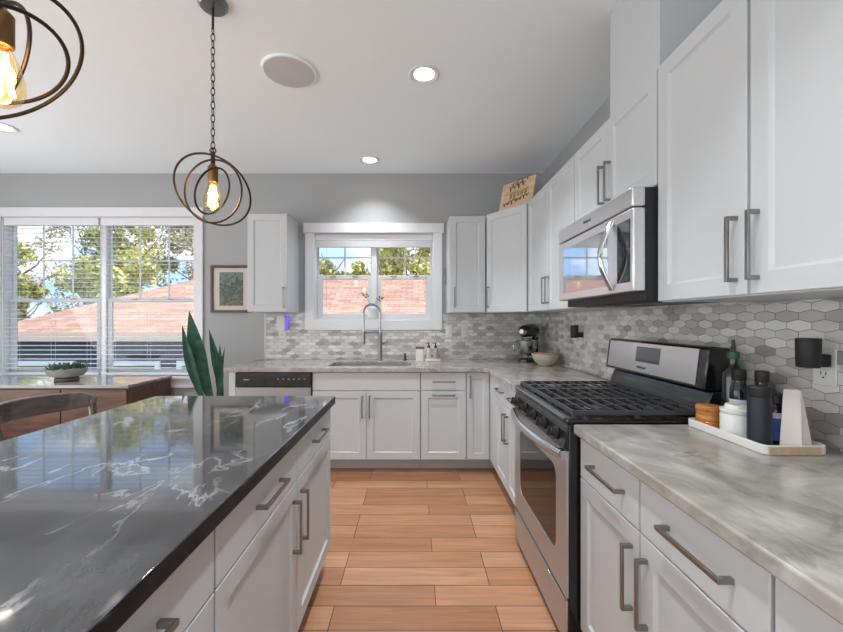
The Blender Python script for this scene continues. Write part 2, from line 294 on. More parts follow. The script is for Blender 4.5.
# ------------------------------------------------------------------ builders
ORG = {}
class MB:
    """collects shapes; optional face frame (origin, u axis, outward normal)"""
    def __init__(self, F=None):
        self.bm = bmesh.new(); self.mi = 0
        self.F = F
    def P(self, p):
        p = Vector(p)
        if self.F is None: return p
        O, U, Nn = self.F
        return Vector(O) + Vector(U) * p.x + Vector(Nn) * p.y + Vector((0, 0, p.z))
    def v(self, p): return self.bm.verts.new(self.P(p))
    def f(self, vs):
        try:
            fc = self.bm.faces.new(vs); fc.material_index = self.mi; return fc
        except ValueError:
            return None
    def box(self, a0, a1, b0, b1, c0, c1):
        vs = [self.v((x, y, z)) for x in (a0, a1) for y in (b0, b1) for z in (c0, c1)]
        for q in ((0, 1, 3, 2), (4, 6, 7, 5), (0, 4, 5, 1), (2, 3, 7, 6), (0, 2, 6, 4), (1, 5, 7, 3)):
            self.f([vs[i] for i in q])
        return self
    def hexa(self, pts):
        vs = [self.v(p) for p in pts]
        for q in ((0, 1, 3, 2), (4, 6, 7, 5), (0, 4, 5, 1), (2, 3, 7, 6), (0, 2, 6, 4), (1, 5, 7, 3)):
            self.f([vs[i] for i in q])
        return self
    def ring(self, c, ax, r, n):
        ax = Vector(ax).normalized()
        up = Vector((0, 0, 1)) if abs(ax.z) < 0.95 else Vector((1, 0, 0))
        a = ax.cross(up).normalized(); b = ax.cross(a)
        return [self.v(Vector(c) + (a * math.cos(2 * math.pi * k / n) + b * math.sin(2 * math.pi * k / n)) * r) for k in range(n)]
    def bridge(self, A, B):
        n = len(A)
        for k in range(n): self.f([A[k], A[(k + 1) % n], B[(k + 1) % n], B[k]])
    def cyl(self, p0, p1, r0, r1=None, n=20, caps=True):
        r1 = r0 if r1 is None else r1
        ax = Vector(p1) - Vector(p0)
        A = self.ring(p0, ax, r0, n); B = self.ring(p1, ax, r1, n)
        self.bridge(A, B)
        if caps: self.f(A[::-1]); self.f(B)
        return self
    def tube(self, pts, r, n=10, closed=False, flat=None):
        pts = [Vector(p) for p in pts]; rings = []
        m = len(pts); prev = None
        rr = r if isinstance(r, (list, tuple)) else [r] * m
        for i, p in enumerate(pts):
            if closed: t = pts[(i + 1) % m] - pts[i - 1]
            else: t = pts[min(i + 1, m - 1)] - pts[max(i - 1, 0)]
            t.normalize()
            if prev is None:
                up = Vector((0, 0, 1)) if abs(t.z) < 0.9 else Vector((1, 0, 0))
                a = t.cross(up).normalized()
            else:
                a = (prev - t * prev.dot(t)).normalized()
            prev = a; b = t.cross(a)
            sx, sy = (flat or (1, 1))
            rings.append([self.v(p + (a * math.cos(2 * math.pi * k / n) * sx + b * math.sin(2 * math.pi * k / n) * sy) * rr[i]) for k in range(n)])
        for i in range(m - 1 if not closed else m):
            A, B = rings[i], rings[(i + 1) % m]
            if closed and i == m - 1:
                best = min(range(n), key=lambda s: sum((A[k].co - B[(k + s) % n].co).length for k in range(n)))
                B = [B[(k + best) % n] for k in range(n)]
            self.bridge(A, B)
        if not closed: self.f(rings[0][::-1]); self.f(rings[-1])
        return self
    def lathe(self, prof, c, n=28, ax=(0, 0, 1)):
        """prof: (radius, height) bottom to top, closed at both ends"""
        c = Vector(c); ax = Vector(ax).normalized(); rings = []
        for r, h in prof:
            if r < 1e-5: rings.append([self.v(c + ax * h)])
            else: rings.append(self.ring(c + ax * h, ax, r, n))
        for A, B in zip(rings, rings[1:]):
            if len(A) == 1 and len(B) == 1: continue
            if len(A) == 1:
                for k in range(n): self.f([A[0], B[(k + 1) % n], B[k]])
            elif len(B) == 1:
                for k in range(n): self.f([A[k], A[(k + 1) % n], B[0]])
            else: self.bridge(A, B)
        if len(rings[0]) > 1: self.f(rings[0][::-1])
        if len(rings[-1]) > 1: self.f(rings[-1])
        return self
    def prism(self, outer, z0, z1, holes=()):
        """horizontal slab with outline and holes (lists of (x, y))"""
        loops_t, loops_b, edges = [], [], []
        for lp in [outer] + list(holes):
            T = [self.v((x, y, z1)) for x, y in lp]; B = [self.v((x, y, z0)) for x, y in lp]
            n = len(lp)
            et = [self.bm.edges.new((T[k], T[(k + 1) % n])) for k in range(n)]
            eb = [self.bm.edges.new((B[k], B[(k + 1) % n])) for k in range(n)]
            edges.append((et, eb)); self.bridge(B, T)
        if holes:
            for s in (0, 1):
                res = bmesh.ops.triangle_fill(self.bm, use_beauty=True, use_dissolve=False, edges=[e for p in edges for e in p[s]])
                for g in res['geom']:
                    if isinstance(g, bmesh.types.BMFace): g.material_index = self.mi
            return self
        self.bm.verts.ensure_lookup_table()
        n = len(outer); vs = list(self.bm.verts)[-2 * n:]
        self.f(vs[:n]); self.f(vs[n:][::-1])
        return self
    def build(self, name, mat, parent=None, smooth=35, bevel=0.0, seg=2, loc=None):
        org = Vector((0, 0, 0))
        if parent is not None: org = ORG[parent.name]
        elif loc is not None: org = Vector(loc)
        if self.F is None or True:
            for v in self.bm.verts: v.co -= org
        bmesh.ops.recalc_face_normals(self.bm, faces=self.bm.faces[:])
        me = bpy.data.meshes.new(name)
        self.bm.to_mesh(me); self.bm.free()
        mats = mat if isinstance(mat, (list, tuple)) else [mat]
        for mm in mats: me.materials.append(mm)
        o = bpy.data.objects.new(name, me); COL.objects.link(o)
        ORG[o.name] = org
        if parent is not None: o.parent = parent
        else: o.location = org
        if smooth:
            for p in me.polygons: p.use_smooth = True
            try: me.set_sharp_from_angle(angle=R(smooth))
            except Exception: pass
        if bevel:
            b = o.modifiers.new('edge', 'BEVEL'); b.width = bevel; b.segments = seg; b.limit_method = 'ANGLE'; b.angle_limit = R(40)
        return o

def thing(name, label, cat, loc, group=None):
    o = bpy.data.objects.new(name, None); COL.objects.link(o)
    o.empty_display_size = 0.1
    o.location = loc; ORG[o.name] = Vector(loc)
    o['label'] = label; o['category'] = cat
    if group: o['group'] = group
    return o
def tag(o, label, cat, group=None, kind=None):
    o['label'] = label; o['category'] = cat
    if group: o['group'] = group
    if kind: o['kind'] = kind
    return o
def struct(o):
    o['kind'] = 'structure'; return o
def dup(root, loc, label, group=None):
    r = root.copy(); COL.objects.link(r); r.location = loc; r['label'] = label
    ORG[r.name] = Vector(loc)
    if group: r['group'] = group
    for ch in list(root.children):
        c = ch.copy(); COL.objects.link(c); c.parent = r
        for g in list(ch.children):
            d = g.copy(); COL.objects.link(d); d.parent = c
    return r

# face frames: u runs along the face, n points out of it
def FB(y): return ((0, y, 0), (1, 0, 0), (0, -1, 0))          # back run, faces the camera; u = x
def FR(x): return ((x, 0, 0), (0, 1, 0), (-1, 0, 0))          # right run, faces left; u = y
def FI(x): return ((x, 0, 0), (0, 1, 0), (1, 0, 0))           # island, faces right; u = y

def shaker(F, u0, u1, z0, z1, parent, name='door', fr=0.058, t=0.020):
    b = MB(F); g = 0.010; d = 0.009
    O = [(u0, z0), (u1, z0), (u1, z1), (u0, z1)]
    I = [(u0 + fr, z0 + fr), (u1 - fr, z0 + fr), (u1 - fr, z1 - fr), (u0 + fr, z1 - fr)]
    J = [(u0 + fr + g, z0 + fr + g), (u1 - fr - g, z0 + fr + g), (u1 - fr - g, z1 - fr - g), (u0 + fr + g, z1 - fr - g)]
    e = 0.002
    E = [(u0 + e, z0 + e), (u1 - e, z0 + e), (u1 - e, z1 - e), (u0 + e, z1 - e)]
    L = [[b.v((u, n, z)) for u, z in lp] for lp, n in ((O, 0), (O, t - e), (E, t), (I, t), ([(u + (0.004 if k in (0, 3) else -0.004), z + (0.004 if k < 2 else -0.004)) for k, (u, z) in enumerate(I)], t - 0.005), (J, t - d))]
    for A, B in zip(L, L[1:]): b.bridge(A, B)
    b.f(L[0][::-1]); b.f(L[-1])
    return b.build(name, M['cab'], parent, smooth=20)
def slab(F, u0, u1, z0, z1, parent, name='drawer_front', t=0.020):
    b = MB(F).box(u0, u1, 0, t, z0, z1)
    return b.build(name, M['cab'], parent, bevel=0.002)
def pull(F, uc, zc, length, vertical, parent, t=0.020, off=0.034):
    b = MB(F); h = length / 2; q = 0.006
    if vertical:
        b.box(uc - q, uc + q, t + off - 0.008, t + off, zc - h, zc + h)
        for s in (-1, 1):
            z = zc + s * (h - q); b.box(uc - q, uc + q, t, t + off - 0.008, z - q, z + q)
    else:
        b.box(uc - h, uc + h, t + off - 0.008, t + off, zc - q, zc + q)
        for s in (-1, 1):
            u = uc + s * (h - q); b.box(u - q, u + q, t, t + off - 0.008, zc - q, zc + q)
    return b.build('handle', M['handle'], parent, bevel=0.0012)

# ------------------------------------------------------------------ room shell
YW, XR, XL, YB, HC = 4.05, 1.32, -5.2, -3.5, 2.836
def wall_holes(a0, a1, z0, z1, holes, fn):
    """fn(a0,a1,z0,z1) adds a box; holes: (a0,a1,z0,z1)"""
    xs = sorted({a0, a1, *[h[0] for h in holes], *[h[1] for h in holes]}); zs = sorted({z0, z1, *[h[2] for h in holes], *[h[3] for h in holes]})
    for i in range(len(xs) - 1):
        for j in range(len(zs) - 1):
            cx, cz = (xs[i] + xs[i + 1]) / 2, (zs[j] + zs[j + 1]) / 2
            if not any(h[0] < cx < h[1] and h[2] < cz < h[3] for h in holes): fn(xs[i], xs[i + 1], zs[j], zs[j + 1])
LW = (-4.289, -2.29, 0.7335, 2.385)      # left window opening
KW = (-1.0436, 0.187, 1.315, 2.211)      # kitchen window opening
struct(MB().box(XL - .16, XR + .16, YB - .16, YW + .16, -0.12, 0).build('floor', M['floor']))
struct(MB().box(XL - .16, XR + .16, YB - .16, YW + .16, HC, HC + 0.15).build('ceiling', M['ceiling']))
b = MB(); wall_holes(XL - .16, XR + .16, 0, HC, [LW, KW], lambda x0, x1, z0, z1: b.box(x0, x1, YW, YW + .16, z0, z1)); struct(b.build('wall_back', M['wall']))
struct(MB().box(XR, XR + .16, YB - .16, YW, 0, HC).build('wall_right', M['wall']))
struct(MB().box(XL - .16, XL, YB - .16, YW, 0, HC).build('wall_left', M['wall']))
struct(MB().box(XL, XR, YB - .16, YB, 0, HC).build('wall_rear', M['wall']))
struct(MB().box(XL + 0.002, -1.595, YW - 0.016, YW - 0.001, 0.001, 0.14).build('baseboard_back', M['trim'], bevel=0.004))

def window_unit(root, x0, x1, z0, z1, zm, cols, rows, y=YW + 0.080, st=(.014, .014), sl=(.030, .030), fr=.008):
    """one double-hung unit: frame, upper sash with muntins, lower sash, panes"""
    b = MB()
    b.box(x0, x0 + fr, y - .02, y + .07, z0, z1); b.box(x1 - fr, x1, y - .02, y + .07, z0, z1)
    b.box(x0 + fr, x1 - fr, y - .02, y + .07, z1 - fr, z1); b.box(x0 + fr, x1 - fr, y - .02, y + .07, z0, z0 + fr)
    b.build('window_frame', M['vinyl'], root, bevel=0.002)
    a0, a1 = x0 + fr, x1 - fr; (sa, sb), (la, lb) = st, sl; hh = .030
    b = MB()                                             # upper sash (outer track)
    y0, y1 = y + .024, y + .044
    b.box(a0, a0 + sa, y0, y1, zm - .018, z1 - fr); b.box(a1 - sb, a1, y0, y1, zm - .018, z1 - fr)
    b.box(a0 + sa, a1 - sb, y0, y1, z1 - fr - hh, z1 - fr); b.box(a0 + sa, a1 - sb, y0, y1, zm - .018, zm + .018)
    us = b.build('upper_sash', M['vinyl'], root, bevel=0.002)
    MB().box(a0 + sa - .004, a1 - sb + .004, y0 + .012, y0 + .015, zm + .014, z1 - fr - hh + .004).build('pane', M['glass'], us)
    b = MB(); q = 0.008; zl, zh = zm + .018, z1 - fr - hh
    for k in range(1, cols):
        x = a0 + sa + (a1 - a0 - sa - sb) * k / cols; b.box(x - q, x + q, y0 + .004, y0 + .010, zl, zh)
    for k in range(1, rows):
        z = zl + (zh - zl) * k / rows; b.box(a0 + sa, a1 - sb, y0 + .003, y0 + .009, z - q, z + q)
    b.build('muntin_grid', M['vinyl'], us)
    b = MB(); y0, y1 = y - .005, y + .020    # lower sash (inner track)
    b.box(a0, a0 + la, y0, y1, z0 + fr, zm + .02); b.box(a1 - lb, a1, y0, y1, z0 + fr, zm + .02)
    b.box(a0 + la, a1 - lb, y0, y1, zm - .022, zm + .02); b.box(a0 + la, a1 - lb, y0, y1, z0 + fr, z0 + fr + .05)
    ls = b.build('lower_sash', M['vinyl'], root, bevel=0.002)
    MB().box(a0 + la - .004, a1 - lb + .004, y0 + .012, y0 + .015, z0 + fr + .046, zm - .018).build('pane', M['glass'], ls)
    b = MB()
    for s in (0.3, 0.7):
        x = a0 + (a1 - a0) * s; b.box(x - .03, x + .03, y0 - .012, y0, zm + .006, zm + .018)
    b.build('sash_lock', M['handle'], ls, bevel=0.002)

def win_root(name, loc):
    o = bpy.data.objects.new(name, None); COL.objects.link(o); o.location = loc; ORG[o.name] = Vector(loc); o['kind'] = 'structure'; return o
# window_1: the twin window at the left
w1 = win_root('window_1', (-3.29, YW, LW[2]))
xm = -3.283
window_unit(w1, LW[0], xm - 0.026, LW[2], LW[3], 1.525, 3, 2, y=YW + .076, sl=(.014, .046))
window_unit(w1, xm + 0.026, LW[1], LW[2], LW[3], 1.525, 3, 2, y=YW + .076, sl=(.046, .014))
MB().box(xm - 0.026, xm + 0.026, YW + .060, YW + .155, LW[2], LW[3]).build('mullion', M['trim'], w1, bevel=0.002)
b = MB(); cw = 0.095; t0, t1 = YW - 0.021, YW - 0.001
b.box(LW[0] - cw, LW[0], t0, t1, LW[2] - .03, LW[3]); b.box(LW[1], LW[1] + cw, t0, t1, LW[2] - .03, LW[3])
b.box(LW[0] - cw - .008, LW[1] + cw + .008, t0 - .004, t1, LW[3], LW[3] + .095)
b.build('casing', M['trim'], w1, bevel=0.003)
b = MB(); b.box(LW[0] - cw - .012, LW[1] + cw + .012, YW - .045, YW + .065, LW[2] - .028, LW[2] - .001)
b.box(LW[0] - cw, LW[1] + cw, t0, t1, LW[2] - .12, LW[2] - .029)
b.build('window_sill', M['trim'], w1, bevel=0.003)
b = MB(); b.box(LW[0], LW[0] + .006, YW, YW + .065, LW[2], LW[3]); b.box(LW[1] - .006, LW[1], YW, YW + .065, LW[2], LW[3]); b.box(LW[0], LW[1], YW, YW + .065, LW[3] - .006, LW[3])
b.build('jamb_lining', M['trim'], w1)
# window_2: the twin window over the sink
w2 = win_root('window_2', (-0.43, YW, KW[2]))
xk = -0.428
window_unit(w2, KW[0], xk - 0.022, KW[2] + .008, KW[3], 1.765, 2, 2, sl=(.060, .045))
window_unit(w2, xk + 0.022, KW[1], KW[2] + .008, KW[3], 1.765, 2, 2, sl=(.045, .060))
MB().box(xk - 0.025, xk + 0.025, YW + .05, YW + .155, KW[2] + .008, KW[3]).build('mullion', M['trim'], w2, bevel=0.002)
b = MB(); cw = 0.094
b.box(KW[0] - cw, KW[0], t0, t1, KW[2] - .104, KW[3] + .005); b.box(KW[1], KW[1] + cw, t0, t1, KW[2] - .104, KW[3] + .005)
b.box(KW[0], KW[1], t0, t1, KW[2] - .104, KW[2])
b.box(KW[0] - cw - .016, KW[1] + cw + .018, t0 - .006, t1, KW[3] + .005, KW[3] + .106)
b.build('casing', M['trim'], w2, bevel=0.003)
b = MB(); b.box(KW[0], KW[0] + .006, YW, YW + .065, KW[2], KW[3]); b.box(KW[1] - .006, KW[1], YW, YW + .065, KW[2], KW[3]); b.box(KW[0], KW[1], YW, YW + .065, KW[3] - .006, KW[3]); b.box(KW[0], KW[1], YW - .001, YW + .065, KW[2], KW[2] + .008)
b.build('jamb_lining', M['trim'], w2)

# ------------------------------------------------------------------ tiled backsplash (real hexagons, own colour each)
def clip(poly, lo, hi, ax):
    for sgn, lim in ((1, lo), (-1, -hi)):
        out = []
        for k in range(len(poly)):
            p, q = poly[k], poly[(k + 1) % len(poly)]
            a, c = sgn * p[ax] - lim, sgn * q[ax] - lim
            if a >= 0: out.append(p)
            if (a >= 0) != (c >= 0):
                s = a / (a - c); out.append((p[0] + (q[0] - p[0]) * s, p[1] + (q[1] - p[1]) * s))
        poly = out
        if len(poly) < 3: return []
    return poly
def hex_field(F, regions, name, seed):
    rnd = random.Random(seed)
    b = MB(F); PW, PH = 0.086, 0.0432; RS = PH * 0.75; g = 0.0013
    b.mi = 0
    for (u0, u1, z0, z1) in regions: b.box(u0, u1, 0.001, 0.006, z0, z1)
    umin = min(r[0] for r in regions); umax = max(r[1] for r in regions)
    zmin = min(r[2] for r in regions); zmax = max(r[3] for r in regions)
    j = 0; z = zmin - 0.004
    while z < zmax + PH:
        u = umin - PW + (PW / 2 if j % 2 else 0)
        while u < umax + PW:
            w_, h_ = PW / 2 - g, PH / 2 - g * 0.9
            hx = [(u, z - h_), (u + w_, z - h_ / 2), (u + w_, z + h_ / 2), (u, z + h_), (u - w_, z + h_ / 2), (u - w_, z - h_ / 2)]
            mi = 1 + rnd.choices(range(6), (18, 24, 24, 14, 13, 7))[0]
            for (a0, a1, c0, c1) in regions:
                p = clip(clip(hx, a0, a1, 0), c0, c1, 1)
                if len(p) < 3: continue
                cu = sum(q[0] for q in p) / len(p); cz = sum(q[1] for q in p) / len(p)
                b.mi = mi
                A = [b.v((x, 0.006, y)) for x, y in p]
                B = [b.v((x, 0.0082, y)) for x, y in p]
                C = [b.v((cu + (x - cu) * 0.95, 0.009, cz + (y - cz) * 0.95)) for x, y in p]
                b.bridge(A, B); b.bridge(B, C); b.f(C)
            u += PW
        z += RS; j += 1
    return struct(b.build(name, [M['grout']] + M['tile'], smooth=20))
CT = 0.911
hex_field(FB(YW), [(-1.545, -1.140, CT, 1.384), (-1.140, 0.283, CT, 1.208), (0.283, 1.309, CT, 1.384)], 'trim_1', 3)
hex_field(FR(XR), [(-0.3, 1.52, CT, 1.384), (1.52, 2.335, CT, 1.43), (2.335, 4.039, CT, 1.384)], 'trim_2', 5)
struct(MB().box(-1.558, -1.547, YW - .012, YW - .001, CT, 1.384).build('trim_3', M['trim']))

# ------------------------------------------------------------------ base cabinets
TOE = 0.115; TOP = 0.871
def base_body(F, u0, u1, depth, parent, toe_rec):
    b = MB(F); b.box(u0, u1, -depth, 0, TOE, TOP)
    b.build('body', M['cabin'], parent)
    MB(F).box(u0, u1, -depth, -toe_rec, 0.001, TOE).build('toe_kick', M['cabin'], parent)
YF = 3.353; DB = YW - YF - 0.002                          # carcass face of back run
XF = 0.660; DR = XR - XF - 0.002                          # carcass face of right run
DZ0, DZ1, RZ0, RZ1 = 0.122, 0.7075, 0.7125, 0.866           # doors / drawers heights

MB().box(-1.590, -1.534, YF - 0.02, YW - 0.002, 0.001, TOP).build('end_panel', M['cab'], bevel=0.002)
tag(bpy.data.objects['end_panel'], 'narrow white end panel closing the counter run left of the dishwasher', 'panel')

c = thing('sink_cabinet', 'wide white base cabinet with false front and two doors below the sink', 'cabinet', (-0.417, 3.7, 0))
F = FB(YF); b = MB()                                     # carcass panels: the sink hangs inside it
b.box(-0.880, 0.046, YF, YW - .002, TOE, TOE + .018); b.box(-0.880, -0.862, YF, YW - .002, TOE + .018, TOP); b.box(0.028, 0.046, YF, YW - .002, TOE + .018, TOP)
b.box(-0.862, 0.028, YF, YF + .018, TOE + .018, TOP); b.box(-0.862, 0.028, YW - .014, YW - .002, TOE + .018, TOP); b.build('body', M['cabin'], c)
MB().box(-0.880, 0.046, YF + .11, YW - .002, 0.001, TOE).build('toe_kick', M['cabin'], c)
slab(F, -0.876, 0.042, RZ0, RZ1, c, 'false_front')
for u0, u1, hu in ((-0.876, -0.419, -0.449), (-0.415, 0.042, -0.386)):
    d = shaker(F, u0, u1, DZ0, DZ1, c); pull(F, hu, 0.575, 0.19, True, d)
c = thing('bin_cabinet', 'narrow white base cabinet with horizontal pulls on its drawer and pull-out', 'cabinet', (0.243, 3.7, 0))
base_body(F, 0.048, 0.439, DB, c, 0.11)
d = slab(F, 0.052, 0.435, RZ0, RZ1, c); pull(F, 0.245, 0.79, 0.195, False, d)
d = shaker(F, 0.052, 0.435, DZ0, DZ1, c, 'pull_out_front'); pull(F, 0.245, 0.674, 0.195, False, d)
c = thing('corner_base_cabinet', 'white corner base cabinet with one slim full-height door', 'cabinet', (0.75, 3.7, 0))
b = MB(); b.box(0.441, 1.317, YF, YW - .002, TOE, TOP); b.build('body', M['cabin'], c)
MB().box(0.441, 1.317, YF + .11, YW - .002, 0.001, TOE).build('toe_kick', M['cabin'], c)
d = shaker(F, 0.444, 0.636, DZ0, RZ1, c, fr=0.05); pull(F, 0.470, 0.745, 0.19, True, d)

F = FR(XF)
c = thing('drawer_base_cabinet', 'white base cabinet with two drawers and two doors between range and corner', 'cabinet', (1.0, 2.8, 0))
base_body(F, 2.322, 3.350, DR, c, 0.055)
slab(F, 3.094, 3.329, DZ0, RZ1, c, 'filler')
for u0, u1 in ((2.712, 3.090), (2.326, 2.708)):
    d = slab(F, u0, u1, RZ0, RZ1, c); pull(F, (u0 + u1) / 2, 0.79, 0.195, False, d)
for u0, u1, hu in ((2.712, 3.090, 2.745), (2.326, 2.708, 2.675)):
    d = shaker(F, u0, u1, DZ0, DZ1, c); pull(F, hu, 0.558, 0.195, True, d)
c = thing('drawer_base_cabinet', 'white base cabinet with two drawers and two doors just right of the range', 'cabinet', (1.0, 1.1, 0))
base_body(F, 0.700, 1.512, DR, c, 0.055)
for u0, u1 in ((1.117, 1.508), (0.703, 1.108)):
    d = slab(F, u0, u1, RZ0, RZ1, c); pull(F, (u0 + u1) / 2 - 0.02, 0.79, 0.21, False, d)
for u0, u1, hu in ((1.117, 1.508, 1.150), (0.703, 1.108, 1.075)):
    d = shaker(F, u0, u1, DZ0, DZ1, c); pull(F, hu, 0.558, 0.195, True, d)
c = thing('drawer_base_cabinet', 'white base cabinet in the lower right corner, mostly outside the picture', 'cabinet', (1.0, 0.4, 0))
base_body(F, 0.100, 0.698, DR, c, 0.055)
d = slab(F, 0.104, 0.694, RZ0, RZ1, c); pull(F, 0.4, 0.79, 0.21, False, d)
d = shaker(F, 0.104, 0.694, DZ0, DZ1, c); pull(F, 0.65, 0.558, 0.195, True, d)

# countertops
def arc(cx, cy, r, a0, a1, n=8): return [(cx + r * math.cos(R(a0 + (a1 - a0) * k / n)), cy + r * math.sin(R(a0 + (a1 - a0) * k / n))) for k in range(n + 1)]
def rrect(x0, x1, y0, y1, r, n=5):
    return arc(x1 - r, y0 + r, r, -90, 0, n) + arc(x1 - r, y1 - r, r, 0, 90, n) + arc(x0 + r, y1 - r, r, 90, 180, n) + arc(x0 + r, y0 + r, r, 180, 270, n)
SX0, SX1, SY0, SY1 = -0.775, -0.035, 3.435, 3.83
out = [(-1.612, 3.300)] + arc(0.545, 3.230, 0.07, 90, 0) + [(0.615, 2.318), (1.310, 2.318), (1.310, YW - .011), (-1.612, YW - .011)]
b = MB().prism(out, 0.873, 0.910, [rrect(SX0, SX1, SY0, SY1, 0.03)])
tag(b.build('countertop', M['granite'], bevel=0.004), 'pale marble countertop running under the window and into the corner', 'countertop')
b = MB().prism([(0.615, -0.30), (1.310, -0.30), (1.310, 1.516), (0.615, 1.516)], 0.873, 0.910)
tag(b.build('countertop', M['granite'], bevel=0.006), 'taupe marble countertop in the right foreground, carrying the tray of jars', 'countertop')

# sink, faucet
b = MB(); o_ = rrect(SX0 - .012, SX1 + .012, SY0 - .012, SY1 + .012, 0.035); i_ = rrect(SX0 + .004, SX1 - .004, SY0 + .004, SY1 - .004, 0.03)
zb = 0.70
def loop(pts, z): return [b.v((x, y, z)) for x, y in pts]
i2 = rrect(SX0 + .02, SX1 - .02, SY0 + .02, SY1 - .02, 0.03)
Ls = [loop(o_, zb - .003), loop(o_, 0.8725), loop(i_, 0.8725), loop(i2, zb)]
for A, B in zip(Ls, Ls[1:]): b.bridge(A, B)
b.f(Ls[0][::-1]); b.f(Ls[-1])
# carve room for the bowl in the cabinet body: the sink hangs inside the open-topped carcass
snk = b.build('kitchen_sink', M['sinksteel'], loc=(-0.405, 3.63, 0.70))
tag(snk, 'stainless undermount sink set in the pale countertop below the window', 'sink')
MB().lathe([(0.0, 0.001), (0.045, 0.001), (0.045, 0.004), (0.03, 0.003), (0, 0.002)], (-0.405, 3.66, 0.70)).build('drain', M['chrome'], snk)

fa = thing('kitchen_faucet', 'brushed high-arc spring faucet with side lever behind the sink', 'faucet', (-0.352, 3.925, 0.911))
fx, fy = -0.352, 3.925
MB().lathe([(0.030, 0), (0.030, 0.008), (0.024, 0.014), (0.022, 0.02), (0.022, 0.27), (0.016, 0.285)], (fx, fy, 0.911)).build('body', M['handle'], fa)
dx, dy = -0.150, -0.12
pts = [(fx, fy, 1.19), (fx, fy, 1.34)] + [(fx + dx * (1 - math.cos(R(a))) / 2, fy + dy * (1 - math.cos(R(a))) / 2, 1.385 + 0.085 * math.sin(R(a))) for a in range(0, 181, 12)] + [(fx + dx, fy + dy, 1.30), (fx + dx, fy + dy, 1.19)]
sp = MB().tube(pts, 0.0085, 12).build('hose', M['chrome'], fa)
b = MB(); cur = []; L_ = 0; prevp = Vector(pts[0]); seg = []
dense = []
for p, q in zip(pts, pts[1:]):
    n_ = max(1, int((Vector(q) - Vector(p)).length / 0.012))
    for k in range(n_): dense.append(Vector(p).lerp(Vector(q), k / n_))
for k in range(2, len(dense) - 2):
    t_ = (dense[k + 1] - dense[k - 1]).normalized()
    b.cyl(dense[k] - t_ * .0028, dense[k] + t_ * .0028, 0.0125, n=12)
b.build('spring_coil', M['handle'], fa)
MB().lathe([(0.012, 0), (0.017, 0.004), (0.017, 0.07), (0.011, 0.11), (0.010, 0.12)], (fx + dx, fy + dy, 1.083)).build('spray_head', M['handle'], fa)
b = MB(); b.cyl((fx, fy, 1.19), (fx + dx, fy + dy, 1.19), 0.006, n=10); b.cyl((fx + dx, fy + dy, 1.178), (fx + dx, fy + dy, 1.202), 0.021, n=18); b.build('spray_holder', M['handle'], fa)
b = MB(); b.cyl((fx + .02, fy, 1.08), (fx + .042, fy, 1.08), 0.011, n=14); b.cyl((fx + .042, fy, 1.08), (fx + .085, fy - .01, 1.10), 0.005, n=10); b.build('lever', M['handle'], fa)
sd = thing('soap_pump', 'small dark deck-mounted soap pump at the right end of the sink', 'soap pump', (-0.10, 3.91, 0.911))
MB().lathe([(0.018, 0), (0.018, 0.006), (0.010, 0.012), (0.010, 0.055), (0.013, 0.06), (0.013, 0.072)], (-0.10, 3.91, 0.911)).build('base', M['iron'], sd)
MB().cyl((-0.10, 3.91, 0.975), (-0.10, 3.85, 0.972), 0.005, n=10).build('spout', M['iron'], sd)

# dishwasher
dw = thing('dishwasher', 'stainless dishwasher with black control strip left of the sink cabinet', 'dishwasher', (-1.21, 3.7, 0))
MB().box(-1.526, -0.886, YF - .005, YW - .005, 0.06, TOP).build('tub_body', M['blackmat'], dw)
MB().box(-1.526, -0.886, YF - .03, YF - .006, 0.115, 0.742).build('door', M['steeldw'], dw, bevel=0.004)
cp = MB().box(-1.528, -0.884, YF - .045, YF - .006, 0.746, 0.868).build('control_panel', M['black'], dw, bevel=0.006)
for k in range(6): MB().box(-1.17 + k * .045, -1.155 + k * .045, YF - .0462, YF - .045, 0.81, 0.818).build('button', M['handle'], cp)
MB().box(-1.49, -0.92, YF + .05, YF + .08, 0.002, 0.114).build('kick_plate', M['blackmat'], dw)

def text_part(txt, size, mat, parent, loc, rot, name='logo', ext=0.0006):
    cu = bpy.data.curves.new(name, 'FONT'); cu.body = txt; cu.size = size; cu.extrude = ext; cu.align_x = 'CENTER'; cu.align_y = 'CENTER'
    tmp = bpy.data.objects.new('tmp_text', cu); COL.objects.link(tmp)
    dg = bpy.context.evaluated_depsgraph_get()
    me = bpy.data.meshes.new_from_object(tmp.evaluated_get(dg))
    bpy.data.objects.remove(tmp)
    o = bpy.data.objects.new(name, me); COL.objects.link(o)
    me.materials.clear(); me.materials.append(mat)
    o.parent = parent; o.location = Vector(loc) - ORG[parent.name]; o.rotation_euler = rot; ORG[o.name] = Vector(loc)
    return o
MB().box(-1.455, -1.405, YF - .0462, YF - .045, 0.804, 0.812).build('emblem', M['handle'], cp)

# ------------------------------------------------------------------ range
SXF = 0.592; R0, R1 = 1.524, 2.310
rg = thing('gas_range', 'stainless and black gas range with continuous grates under the microwave', 'range', (0.95, 1.917, 0))
F = FR(SXF)
MB().box(SXF + .010, 1.295, R0, R1, 0.03, 0.905).build('body', M['black'], rg, bevel=0.004)
for y in (R0 + .05, R1 - .05):
    for x in (SXF + .09, 1.22): MB().cyl((x, y, 0.0005), (x, y, 0.03), 0.018, n=12).build('foot', M['blackmat'], rg)
b = MB(F).box(R0 + .003, R1 - .003, -0.0095, 0.0, 0.035, 0.212); dr = b.build('storage_drawer', M['steelrange'], rg, bevel=0.004)
MB(F).box(R0 + .003, R1 - .003, -0.006, 0.006, 0.2125, 0.220).build('drawer_lip', M['chrome'], dr, bevel=0.001)
